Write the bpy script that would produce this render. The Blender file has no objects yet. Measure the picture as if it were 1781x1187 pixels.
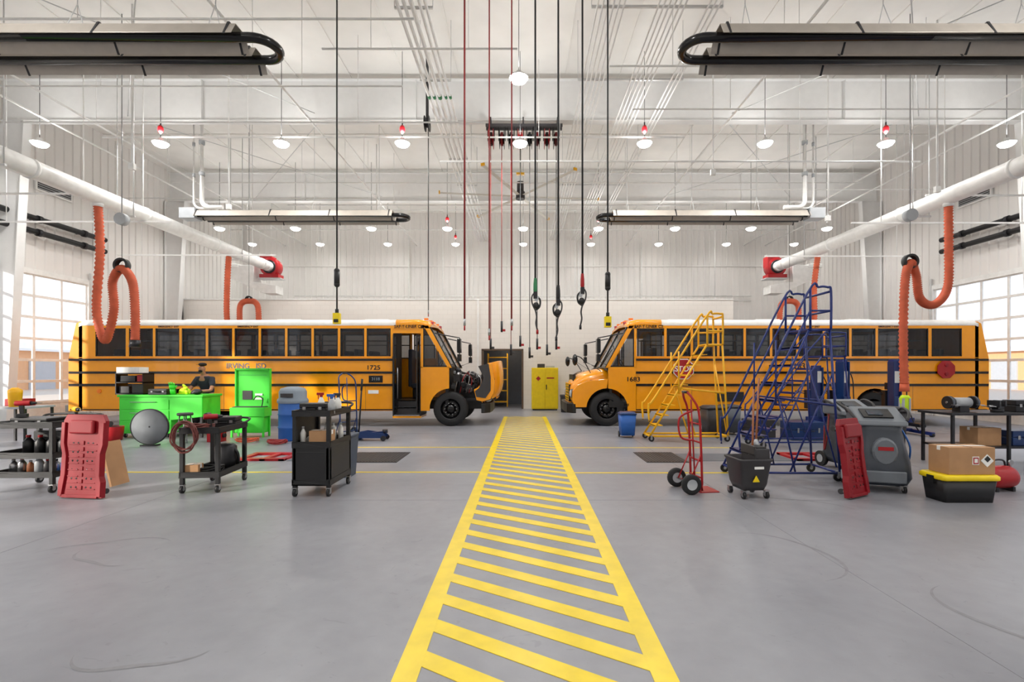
import bpy, bmesh, math, random
from mathutils import Vector, Matrix, Euler
random.seed(3)
F=841.;CX=910.;HY=646.;EH=1.6
def X(px,d): return (px-CX)*d/F
def Z(py,d): return EH+(HY-py)*d/F
sc=bpy.context.scene
COL=sc.collection
pi=math.pi
# ---------------- materials
def srgb(r,g,b):
    f=lambda c:(c/12.92 if c<=.04045 else ((c+.055)/1.055)**2.4)
    return (f(r/255),f(g/255),f(b/255),1)
def mat(name,rgb,rough=.5,metal=0,var=.06,scale=6,bump=0,emit=None,coat=0):
    m=bpy.data.materials.new(name);m.use_nodes=True
    nt=m.node_tree;b=nt.nodes['Principled BSDF']
    c=srgb(*rgb)
    b.inputs['Roughness'].default_value=rough;b.inputs['Metallic'].default_value=metal
    if coat:b.inputs['Coat Weight'].default_value=coat
    tc=nt.nodes.new('ShaderNodeTexCoord');nz=nt.nodes.new('ShaderNodeTexNoise')
    nz.inputs['Scale'].default_value=scale;nz.inputs['Detail'].default_value=4
    nt.links.new(tc.outputs['Object'],nz.inputs['Vector'])
    r=nt.nodes.new('ShaderNodeValToRGB')
    r.color_ramp.elements[0].position=.3;r.color_ramp.elements[1].position=.7
    r.color_ramp.elements[0].color=(c[0]*(1-var),c[1]*(1-var),c[2]*(1-var),1)
    r.color_ramp.elements[1].color=(min(1,c[0]*(1+var)),min(1,c[1]*(1+var)),min(1,c[2]*(1+var)),1)
    nt.links.new(nz.outputs['Fac'],r.inputs['Fac']);nt.links.new(r.outputs['Color'],b.inputs['Base Color'])
    if bump:
        bp=nt.nodes.new('ShaderNodeBump');bp.inputs['Strength'].default_value=bump;bp.inputs['Distance'].default_value=.02
        nt.links.new(nz.outputs['Fac'],bp.inputs['Height']);nt.links.new(bp.outputs['Normal'],b.inputs['Normal'])
    if emit:
        b.inputs['Emission Color'].default_value=srgb(*emit[0]);b.inputs['Emission Strength'].default_value=emit[1]
    return m
M={}
M['white']=mat('white_paint',(240,240,238),.55)
M['wall']=mat('white_metal_panel',(236,233,230),.45,var=.02,scale=1)
M['ceil']=mat('white_insulation_facing',(242,240,236),.6,var=.04,scale=1.2,bump=.2)
M['beam']=mat('beam_white',(236,236,235),.5,var=.02)
M['pipe']=mat('white_pipe',(246,246,244),.4)
M['busY']=mat('bus_yellow',(248,160,4),.26,var=.02,coat=.4)
M['busW']=mat('bus_white_roof',(250,248,244),.35)
M['black']=mat('black_plastic',(26,26,28),.45)
M['blackg']=mat('black_gloss',(14,14,16),.2)
M['rubber']=mat('tyre_rubber',(32,32,34),.75,bump=.2,scale=30)
M['dark']=mat('dark_metal',(54,54,57),.4,.6)
M['steel']=mat('brushed_steel',(176,176,178),.3,.9)
M['taupe']=mat('taupe_sheet',(186,178,168),.45,.3)
M['red']=mat('red_plastic',(142,10,26),.5)
M['redm']=mat('red_painted_metal',(168,14,24),.4,.0)
M['redhose']=mat('red_hose',(140,28,30),.5)
M['rust']=mat('brown_red_rubber',(112,56,50),.6)
M['orange']=mat('orange_hose',(212,98,64),.65,var=.12)
M['green']=mat('lime_green_paint',(66,220,56),.4,var=.04)
M['green2']=mat('green_pipe_tape',(50,130,84),.5)
M['hiviz']=mat('high_visibility_yellow',(206,240,30),.6)
M['yel']=mat('safety_yellow_paint',(244,214,12),.38,var=.05,scale=9)
M['line']=mat('floor_line_yellow',(236,206,10),.33,var=.09,scale=5)
M['lad']=mat('ladder_yellow',(248,186,22),.4)
M['blue']=mat('blue_powder_coat',(20,42,112),.35)
M['blued']=mat('blue_drum',(36,94,174),.45)
M['navy']=mat('dark_blue_paint',(20,52,104),.35)
M['slate']=mat('slate_blue_plastic',(60,72,90),.5)
M['grey']=mat('grey_plastic',(92,98,107),.45)
M['lid']=mat('pale_grey_lid',(128,140,152),.5)
M['mgrey']=mat('machine_grey_plastic',(60,66,75),.4)
M['mlight']=mat('machine_console_grey',(108,114,121),.4)
M['lgrey']=mat('light_grey',(176,180,184),.45)
M['disc']=mat('dull_grey_disc',(124,128,132),.85)
M['dgrey']=mat('dark_grey_plastic',(56,54,56),.5)
M['frame']=mat('brown_door_frame',(96,78,64),.5)
M['card']=mat('cardboard',(180,138,98),.8,var=.08)
M['skin']=mat('skin',(184,130,102),.55)
M['hair']=mat('dark_hair',(34,26,22),.8)
M['navycloth']=mat('navy_cloth',(46,50,64),.85,bump=.2)
M['paper']=mat('white_paper',(240,240,236),.8)
M['amber']=mat('amber_lamp',(255,130,10),.3)
M['brown']=mat('wood_handle',(150,90,54),.6)
M['cord']=mat('black_cord',(26,28,30),.5)
M['lens']=mat('lamp_lens',(255,255,255),.4,emit=((255,252,244),24))
M['seat']=mat('seat_vinyl',(40,46,60),.5)
M['screen']=mat('screen',(40,52,66),.2)
M['cream']=mat('pale_grey_blade',(218,216,208),.4)
M['track']=mat('galvanised',(214,215,215),.4,.2)
M['joint']=mat('saw_cut_joint',(130,130,134),.8)
M['stain']=mat('tyre_mark',(130,130,134),.5,var=.12,scale=14)
M['asph']=mat('outside_pavement',(214,192,168),.8)
M['amberw']=mat('amber_glow_building',(226,168,120),.8)  # amber reflection of the lower door panes is put into this wall colour
def glassmat(name,col,t,rough=.04):
    m=bpy.data.materials.new(name);m.use_nodes=True;nt=m.node_tree
    b=nt.nodes['Principled BSDF'];b.inputs['Base Color'].default_value=col;b.inputs['Roughness'].default_value=rough
    tr=nt.nodes.new('ShaderNodeBsdfTransparent');mx=nt.nodes.new('ShaderNodeMixShader');mx.inputs[0].default_value=t
    nt.links.new(b.outputs[0],mx.inputs[1]);nt.links.new(tr.outputs[0],mx.inputs[2])
    nt.links.new(mx.outputs[0],nt.nodes['Material Output'].inputs[0])
    return m
M['busglass']=glassmat('tinted_bus_glass',(.01,.012,.016,1),.26)
M['wsglass']=glassmat('windshield_glass',(.05,.06,.06,1),.5)
M['doorglass']=glassmat('overhead_door_glass',(.75,.8,.85,1),.85)
def floor_mat():
    m=bpy.data.materials.new('polished_concrete');m.use_nodes=True;nt=m.node_tree;b=nt.nodes['Principled BSDF']
    tc=nt.nodes.new('ShaderNodeTexCoord')
    def noise(s,d,dist=0):
        n=nt.nodes.new('ShaderNodeTexNoise');n.inputs['Scale'].default_value=s;n.inputs['Detail'].default_value=d;n.inputs['Distortion'].default_value=dist
        nt.links.new(tc.outputs['Object'],n.inputs['Vector']);return n
    def ramp(n,p0,c0,p1,c1):
        r=nt.nodes.new('ShaderNodeValToRGB');e=r.color_ramp.elements
        e[0].position=p0;e[0].color=c0;e[1].position=p1;e[1].color=c1
        nt.links.new(n.outputs['Fac'],r.inputs['Fac']);return r.outputs[0]
    def mul(a,c):
        x=nt.nodes.new('ShaderNodeMix');x.data_type='RGBA';x.blend_type='MULTIPLY';x.inputs[0].default_value=1
        nt.links.new(a,x.inputs[6]);nt.links.new(c,x.inputs[7]);return x.outputs[2]
    g=lambda v:(v,v,v*1.005,1)
    c=ramp(noise(.5,9,.3),.3,srgb(132,133,139),.7,srgb(152,153,158))
    c=mul(c,ramp(noise(7,7),.25,g(.88),.75,g(1)))
    c=mul(c,ramp(noise(.9,5,2.0),.62,g(1),.74,g(.88)))
    c=mul(c,ramp(noise(3.2,3,5),.66,g(1),.71,g(.88)))
    nt.links.new(c,b.inputs['Base Color'])
    rr=nt.nodes.new('ShaderNodeMapRange');rr.inputs[3].default_value=.26;rr.inputs[4].default_value=.48
    nt.links.new(noise(.3,4,1.5).outputs['Fac'],rr.inputs[0]);nt.links.new(rr.outputs[0],b.inputs['Roughness'])
    return m
M['floor']=floor_mat()
def block_mat():
    m=bpy.data.materials.new('painted_block');m.use_nodes=True;nt=m.node_tree;b=nt.nodes['Principled BSDF']
    tc=nt.nodes.new('ShaderNodeTexCoord');mp=nt.nodes.new('ShaderNodeMapping');mp.inputs['Rotation'].default_value=(pi/2,0,0)
    br=nt.nodes.new('ShaderNodeTexBrick');br.inputs['Scale'].default_value=1
    br.inputs['Brick Width'].default_value=.4;br.inputs['Row Height'].default_value=.2;br.inputs['Mortar Size'].default_value=.005
    br.inputs['Color1'].default_value=srgb(238,234,228);br.inputs['Color2'].default_value=srgb(236,232,226);br.inputs['Mortar'].default_value=srgb(224,220,214)
    nt.links.new(tc.outputs['Object'],mp.inputs[0]);nt.links.new(mp.outputs[0],br.inputs['Vector']);nt.links.new(br.outputs['Color'],b.inputs['Base Color'])
    b.inputs['Roughness'].default_value=.6
    return m
M['block']=block_mat()
# ---------------- mesh builder
AX={'x':lambda a,u,v:(a,u,v),'y':lambda a,u,v:(u,a,v),'z':lambda a,u,v:(u,v,a)}
def basis(d):
    d=d.normalized();up=Vector((0,0,1)) if abs(d.z)<.95 else Vector((1,0,0))
    a=d.cross(up).normalized();b=a.cross(d).normalized();return a,b
class MB:
    def __init__(s):s.v=[];s.f=[];s.m=[];s.s=[];s.mats=[]
    def add(s,vs,fs,mt,sm=False):
        if mt not in s.mats:s.mats.append(mt)
        k=s.mats.index(mt);o=len(s.v);s.v+=[tuple(p) for p in vs]
        for f in fs:
            s.f.append([i+o for i in f]);s.m.append(k);s.s.append(sm)
        return s
    def box(s,c,size,mt,rot=None):
        hx,hy,hz=[q/2 for q in size];c=Vector(c)
        vs=[Vector((x,y,z)) for x in(-hx,hx) for y in(-hy,hy) for z in(-hz,hz)]
        if rot:
            R=Euler(rot).to_matrix();vs=[R@p for p in vs]
        return s.add([p+c for p in vs],[(0,1,3,2),(4,6,7,5),(0,4,5,1),(2,3,7,6),(0,2,6,4),(1,5,7,3)],mt)
    def bx(s,x0,x1,y0,y1,z0,z1,mt):
        return s.box(((x0+x1)/2,(y0+y1)/2,(z0+z1)/2),(abs(x1-x0),abs(y1-y0),abs(z1-z0)),mt)
    def cyl(s,p0,p1,r,mt,r1=None,n=16,cap=True):
        p0=Vector(p0);p1=Vector(p1);r1=r if r1 is None else r1;a,b=basis(p1-p0)
        vs=[]
        for p,q in((p0,r),(p1,r1)):
            for i in range(n):
                t=2*pi*i/n;vs.append(p+a*math.cos(t)*q+b*math.sin(t)*q)
        s.add(vs,[(i,(i+1)%n,n+(i+1)%n,n+i) for i in range(n)],mt,True)
        if cap:s.add(vs,[list(range(n))[::-1],list(range(n,2*n))],mt)
        return s
    def tube(s,pts,r,mt,n=8,closed=False,rf=None):
        P=[Vector(p) for p in pts];N=len(P);vs=[];fs=[];a=None
        for i,p in enumerate(P):
            if closed:d=P[(i+1)%N]-P[i-1]
            else:d=P[min(i+1,N-1)]-P[max(i-1,0)]
            if d.length<1e-9:d=Vector((0,0,1))
            d.normalize()
            if a is None:a,b=basis(d)
            else:
                a=(a-d*a.dot(d));a=a.normalized() if a.length>1e-6 else basis(d)[0];b=d.cross(a)
            q=r if rf is None else rf(i)
            for k in range(n):
                t=2*pi*k/n;vs.append(p+a*math.cos(t)*q+b*math.sin(t)*q)
        for i in range(N if closed else N-1):
            for k in range(n):
                j=(i+1)%N;fs.append((i*n+k,i*n+(k+1)%n,j*n+(k+1)%n,j*n+k))
        s.add(vs,fs,mt,True)
        if not closed:s.add(vs,[list(range(n))[::-1],[(N-1)*n+k for k in range(n)]],mt)
        return s
    def lathe(s,prof,mt,c=(0,0,0),axis=(0,0,1),n=24):
        c=Vector(c);ax=Vector(axis).normalized();a,b=basis(ax);vs=[];fs=[]
        for r,z in prof:
            for k in range(n):
                t=2*pi*k/n;vs.append(c+ax*z+a*math.cos(t)*r+b*math.sin(t)*r)
        for i in range(len(prof)-1):
            for k in range(n):fs.append((i*n+k,i*n+(k+1)%n,(i+1)*n+(k+1)%n,(i+1)*n+k))
        return s.add(vs,fs,mt,True)
    def prism(s,poly,ax,a0,a1,mt):
        g=AX[ax];n=len(poly)
        vs=[g(a0,u,v) for u,v in poly]+[g(a1,u,v) for u,v in poly]
        fs=[list(range(n)),list(range(n,2*n))[::-1]]+[(i,(i+1)%n,n+(i+1)%n,n+i) for i in range(n)]
        return s.add(vs,fs,mt)
    def loft(s,rings,mt,cap=True,sm=True):
        n=len(rings[0]);vs=[p for r in rings for p in r];fs=[]
        for i in range(len(rings)-1):
            for k in range(n):fs.append((i*n+k,i*n+(k+1)%n,(i+1)*n+(k+1)%n,(i+1)*n+k))
        s.add(vs,fs,mt,sm)
        if cap:s.add(rings[0],[list(range(n))[::-1]],mt);s.add(rings[-1],[list(range(n))],mt)
        return s
    def sph(s,c,r,mt,n=14):
        if not isinstance(r,(tuple,list)):r=(r,r,r)
        rings=[]
        for i in range(n//2+1):
            t=pi*i/(n//2)+1e-3;
            rings.append([(c[0]+r[0]*math.sin(t)*math.cos(2*pi*k/n),c[1]+r[1]*math.sin(t)*math.sin(2*pi*k/n),c[2]-r[2]*math.cos(t)) for k in range(n)])
        return s.loft(rings,mt,False)
    def obj(s,name,parent=None,label=None,cat=None,loc=(0,0,0),rot=(0,0,0),bevel=0,group=None,kind=None,seg=2):
        me=bpy.data.meshes.new(name);me.from_pydata(s.v,[],s.f)
        for m in s.mats:me.materials.append(M[m])
        me.polygons.foreach_set('material_index',s.m);me.polygons.foreach_set('use_smooth',s.s)
        me.update()
        b=bmesh.new();b.from_mesh(me);bmesh.ops.remove_doubles(b,verts=b.verts,dist=1e-5)
        bmesh.ops.recalc_face_normals(b,faces=b.faces);b.to_mesh(me);b.free()
        o=bpy.data.objects.new(name,me);COL.objects.link(o);o.location=loc;o.rotation_euler=rot
        if parent:o.parent=parent
        if bevel:
            q=o.modifiers.new('bevel','BEVEL');q.width=bevel;q.segments=seg;q.limit_method='ANGLE';q.angle_limit=math.radians(50)
        if label:o['label']=label
        if cat:o['category']=cat
        if group:o['group']=group
        if kind:o['kind']=kind
        return o
def thing(name,label,cat,loc,rz=0,group=None,rot=None):
    o=bpy.data.objects.new(name,None);o.empty_display_size=.1;COL.objects.link(o)
    o.location=loc;o.rotation_euler=rot if rot else (0,0,rz);o['label']=label;o['category']=cat
    if group:o['group']=group
    return o
def clone(o,loc=None,parent=None):
    c=o.copy()
    if loc is not None:c.location=loc
    if parent:c.parent=parent
    COL.objects.link(c)
    for k in o.children:clone(k,parent=c)
    return c
def text(body,size,mt,parent,loc,rot=(pi/2,0,0),name='lettering',sx=1):
    cu=bpy.data.curves.new('t','FONT');cu.body=body;cu.size=size;cu.extrude=.002;cu.align_x='CENTER';cu.align_y='CENTER';cu.offset=size*.014
    t=bpy.data.objects.new('t',cu);COL.objects.link(t);bpy.context.view_layer.update()
    me=bpy.data.meshes.new_from_object(t.evaluated_get(bpy.context.evaluated_depsgraph_get()))
    bpy.data.objects.remove(t);me.materials.clear();me.materials.append(M[mt])
    o=bpy.data.objects.new(name,me);COL.objects.link(o);o.parent=parent;o.location=loc;o.rotation_euler=rot;o.scale=(sx,1,1)
    return o
def rrect(hw,hd,z,r,cx=0,cy=0,n=4):
    pts=[];r=min(r,hw*.99,hd*.99)
    for qx,qy,a0 in((1,1,0),(-1,1,pi/2),(-1,-1,pi),(1,-1,1.5*pi)):
        for i in range(n+1):
            t=a0+pi/2*i/n;pts.append((cx+qx*(hw-r)+r*math.cos(t),cy+qy*(hd-r)+r*math.sin(t),z))
    return pts
def smooth(pts,k=6):
    P=[Vector(p) for p in pts];out=[]
    for i in range(len(P)-1):
        p0=P[max(i-1,0)];p1=P[i];p2=P[i+1];p3=P[min(i+2,len(P)-1)]
        for j in range(k):
            t=j/k
            out.append(.5*((2*p1)+(p2-p0)*t+(2*p0-5*p1+4*p2-p3)*t*t+(3*p1-p0-3*p2+p3)*t**3))
    out.append(P[-1]);return out
def caster(parent,x,y,r=.05,mt='black'):
    b=MB();b.cyl((x-.016,y,r),(x+.016,y,r),r,mt,n=16).cyl((x-.02,y,r),(x+.02,y,r),r*.4,'lgrey',n=10)
    b.bx(x-.026,x-.02,y-.02,y+.02,r*.8,r*2.1,'steel').bx(x+.02,x+.026,y-.02,y+.02,r*.8,r*2.1,'steel').bx(x-.03,x+.03,y-.03,y+.03,r*2.05,r*2.25,'steel')
    return b.obj('caster',parent)
# ---------------- ROOM
WX=14.8;YB=25.5;Y0=-9;CH=9.95
MB().bx(-WX,WX,Y0,YB,-.1,0,'floor').obj('floor',kind='structure')
MB().bx(-70,-WX-.05,-50,60,-.2,-.06,'asph').obj('ground',label='sunlit pale paved yard outside the overhead doors',cat='ground')
MB().bx(WX+.05,70,-50,60,-.2,-.06,'asph').obj('ground',label='sunlit pale paved yard outside the overhead doors',cat='ground')
for s in(-1,1):
    b=MB();b.bx(s*44,s*52,10,58,-.06,3.4,'amberw').prism([(s*43.5,3.4),(s*52.5,3.4),(s*52.5,3.6),(s*47,4.3),(s*43.5,3.6)],'y',9.5,58.5,'white')
    for y in range(13,56,6):b.bx(s*43.9,s*44,y,y+2.4,-.06,2.6,'lgrey')
    b.obj('outbuilding',label='low building across the yard, coloured for the amber glow in the door panes',cat='building',group='yard buildings')
c=MB();c.bx(-WX-.2,WX+.2,Y0-.2,YB+.2,CH,CH+.1,'ceil')
x=-14
while x<14.5:
    c.bx(x-.012,x+.012,Y0,YB,CH-.03,CH,'ceil');x+=1.52
for y in [1.5,4.6,10.4,17,23]:c.bx(-WX,WX,y,y+.02,CH-.03,CH,'ceil')
c.obj('ceiling',kind='structure')
def ribs(b,axis,fx,a0,a1,z0,z1,inw,pitch=.305,dp=.035):
    pr=[];a=a0
    while a<a1-1e-6:
        for o,q in((0,0),(.2,0),(.22,1),(.28,1),(.3,0)):
            if a+o<a1:pr.append((a+o,q))
        a+=pitch
    pr.append((a1,0));vs=[];fs=[]
    for t,q in pr:
        f=fx+inw*dp*q
        for z in(z0,z1):vs.append((t,f,z) if axis=='x' else (f,t,z))
    for i in range(len(pr)-1):fs.append((2*i,2*i+2,2*i+3,2*i+1))
    b.add(vs,fs,'wall')
b=MB();ribs(b,'x',YB,-WX,WX,0,CH,-1);b.bx(-WX-.2,WX+.2,YB+.02,YB+.1,0,CH,'wall');b.bx(-WX,WX,YB-.06,YB-.03,7.1,7.18,'wall');b.obj('wall_back',kind='structure')
b=MB();ribs(b,'x',Y0,-WX,WX,0,CH,1);b.bx(-WX-.2,WX+.2,Y0-.1,Y0-.02,0,CH,'wall');b.obj('wall_front',kind='structure')
DH=4.53
doorsL=[(-4,.4),(4.2,8.6),(12.0,16.4)];doorsR=[(-3.5,.9),(4.8,9.2),(13.0,17.4)]
for sx,doors,nm in((-1,doorsL,'left'),(1,doorsR,'right')):
    b=MB();prev=Y0
    for a0,a1 in doors:
        ribs(b,'y',sx*WX,prev,a0,0,CH,-sx);ribs(b,'y',sx*WX,a0,a1,DH,CH,-sx)
        for q0,q1,z0,z1 in((a0-.16,a0,0,DH+.16),(a1,a1+.16,0,DH+.16),(a0,a1,DH,DH+.16)):
            b.bx(sx*WX-.06,sx*WX+.06,q0,q1,z0,z1,'white')
        prev=a1
    ribs(b,'y',sx*WX,prev,YB,0,CH,-sx);b.obj('wall_'+nm,kind='structure')
nd=1
for sx,doors in((-1,doorsL),(1,doorsR)):
    for a0,a1 in doors:
        b=MB();rows=7;cols=5;rh=DH/rows;cw=(a1-a0)/cols;xx=sx*(WX+.03)
        for r in range(rows+1):
            b.bx(xx-.025,xx+.025,a0,a1,max(0,r*rh-.04),min(DH,r*rh+.04),'white')
        for q in range(cols+1):
            b.bx(xx-.02,xx+.02,max(a0,a0+q*cw-.04),min(a1,a0+q*cw+.04),0,DH,'white')
        b.bx(xx-.012,xx+.012,a0,a1,0,rh,'white')
        b.add([(xx,a0,rh),(xx,a1,rh),(xx,a1,DH),(xx,a0,DH)],[(0,1,2,3)],'doorglass')
        for yy in(a0-.08,a1+.08):b.bx(xx-sx*.12,xx-sx*.06,yy-.03,yy+.03,0,DH+.4,'track')
        b.obj('door_%d'%nd,kind='structure');nd+=1
for fy in(7.2,13.6,20.0):
    b=MB();b.bx(-14.6,14.6,fy-.012,fy+.012,8.62,CH-.18,'beam')
    b.bx(-14.6,14.6,fy-.12,fy+.12,8.6,8.62,'beam').bx(-14.6,14.6,fy-.12,fy+.12,CH-.2,CH-.18,'beam')
    for xx in(-9,-3,3,9):b.bx(xx-.008,xx+.008,fy-.1,fy+.1,8.62,CH-.2,'beam')
    for sx in(-1,1):
        b.prism([(sx*14.75,0),(sx*14.45,0),(sx*13.95,8.6),(sx*14.75,8.6)],'y',fy-.01,fy+.01,'beam')
        b.prism([(sx*14.45,0),(sx*14.43,0),(sx*13.93,8.6),(sx*13.95,8.6)],'y',fy-.12,fy+.12,'beam')
        b.bx(sx*14.75-.01,sx*14.75+.01,fy-.12,fy+.12,0,8.6,'beam')
    b.obj('trim_%d'%(int(fy)),kind='structure')
BD=20.5;dx0,dx1=X(840,BD),X(908,BD);DT=Z(610,BD);BT=Z(522,BD)
b=MB();b.bx(-14.4,dx0,BD,BD+.2,0,BT,'block').bx(dx1,8.9,BD,BD+.2,0,BT,'block').bx(dx0,dx1,BD,BD+.2,DT,BT,'block')
b.bx(8.7,8.9,BD+.2,YB-.05,0,BT,'block').bx(-14.4,8.9,BD+.2,YB-.05,BT-.1,BT,'white')
b.bx(X(830,BD),X(833,BD),BD-.06,BD,0,BT,'white')
b.bx(-14.4,8.9,BD-.02,BD+.22,BT,BT+.05,'white')
b.obj('wall_block',kind='structure')
b=MB();b.bx(dx0-.06,dx0+.02,BD-.03,BD+.23,0,DT+.04,'frame').bx(dx1-.02,dx1+.06,BD-.03,BD+.23,0,DT+.04,'frame').bx(dx0-.06,dx1+.06,BD-.03,BD+.23,DT,DT+.07,'frame')
b.obj('door_9',kind='structure')
b=MB();b.bx(dx0-1,dx0-.9,BD+.25,BD+3,0,3,'frame').bx(dx1+.9,dx1+1,BD+.25,BD+3,0,3,'frame').bx(dx0-1,dx1+1,BD+3,BD+3.1,0,3,'grey').bx(dx0-1,dx1+1,BD+.25,BD+3,2.95,3,'dgrey')
b.obj('wall_store',kind='structure')
sl=bpy.data.lights.new('store_fill_light','POINT');sl.energy=22;sl.color=(1,.88,.75);sl.shadow_soft_size=.1;so=bpy.data.objects.new('store_fill_light',sl);COL.objects.link(so);so.location=((dx0+dx1)/2+.3,BD+1.0,2.7)  # added fill light without a fixture, lightens the store room interior
b=MB()
for i in range(5):b.bx(dx0+.1,dx0+1.0,BD+1.2,BD+1.7,.2+i*.5,.24+i*.5,'lad')
for xx in(dx0+.1,dx0+.97):
    for yy in(BD+1.2,BD+1.67):b.bx(xx,xx+.04,yy,yy+.04,0,2.4,'lad')
b.bx(dx0+.2,dx0+.6,BD+1.25,BD+1.6,.74,1.05,'card').bx(dx0+.2,dx0+.8,BD+1.25,BD+1.6,1.24,1.5,'dark').bx(dx0+.15,dx0+.5,BD+1.25,BD+1.6,.24,.55,'dark')
b.obj('storage_rack',label='orange steel storage rack inside the dim store room',cat='shelf')
# ---------------- floor markings
b=MB();yw=.004
b.bx(-.68,-.55,1.6,17,0,yw,'line').bx(.675,.805,1.6,17,0,yw,'line')
d=1.2
while d<18.6:
    sl_=-.605;w=.145;xa,xb=-.55,.675
    L=lambda xx,off:d+off+sl_*(xx+.54)
    p=[(xa,L(xa,0)),(xb,L(xb,0)),(xb,L(xb,w)),(xa,L(xa,w))]
    inside=lambda q:1.6<=q[1]<=17
    if all(inside(q) for q in p):b.prism(p,'z',0,yw-.0005,'line')
    else:
        q2=[]
        for i in range(4):
            a=p[i];c2=p[(i+1)%4]
            if inside(a):q2.append(a)
            if inside(a)!=inside(c2):
                lim=17 if (a[1]>17 or c2[1]>17) else 1.6
                t=(lim-a[1])/(c2[1]-a[1]);q2.append((a[0]+t*(c2[0]-a[0]),lim))
        if len(q2)>2:b.prism(q2,'z',0,yw-.0005,'line')
    d+=.352
b.obj('walkway_marking',label='yellow painted walkway with diagonal hatching on concrete floor',cat='floor marking')
for (x0,x1,dd,w) in((X(160,7.65),-.68,7.65,.06),(.805,X(1460,7.6),7.6,.06),(X(560,10.15),-.68,10.15,.06),(.805,X(1290,10.1),10.1,.06)):
    MB().bx(x0,x1,dd-w/2,dd+w/2,0,.003,'line').obj('lane_line',label='thin yellow painted bay line on concrete floor',cat='floor marking',group='bay lines')
b=MB()
for xx in(-9.2,-4.6,2.6,6.6,11.2):b.bx(xx-.002,xx+.002,Y0,YB-5,.0,.0012,'joint')
for yy in(6.0,12.4):b.bx(-WX,-.7,yy-.002,yy+.002,0,.0012,'joint').bx(.82,WX,yy-.002,yy+.002,0,.0012,'joint')
b.obj('trim_40',kind='structure')
def mark(cx,cy,r,a0,a1,w=.035):
    b=MB();n=40;vs=[];fs=[]
    for k in range(n+1):
        t=a0+(a1-a0)*k/n;ww=w*math.sin(pi*k/n)+.002;r2=r+.03*math.sin(k*.21)
        vs+=[(cx+r2*math.cos(t),cy+r2*math.sin(t),.0012),(cx+(r2+ww)*math.cos(t),cy+(r2+ww)*math.sin(t),.0012)]
        if k:fs.append((2*k-2,2*k-1,2*k+1,2*k))
    b.add(vs,fs,'stain').obj('tyre_mark',label='faint curved rubber tyre mark on concrete',cat='floor mark',group='tyre marks')
mark(2.1,4.2,.55,-1.2,1.6);mark(3.4,3.2,.5,2.2,4.6);mark(-3.6,3.8,.8,1.2,2.6);mark(-2.2,3.1,.5,4,5.6);mark(3.0,5.2,.9,.4,1.9);mark(-3.4,4.6,.6,3.6,4.9)
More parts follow.
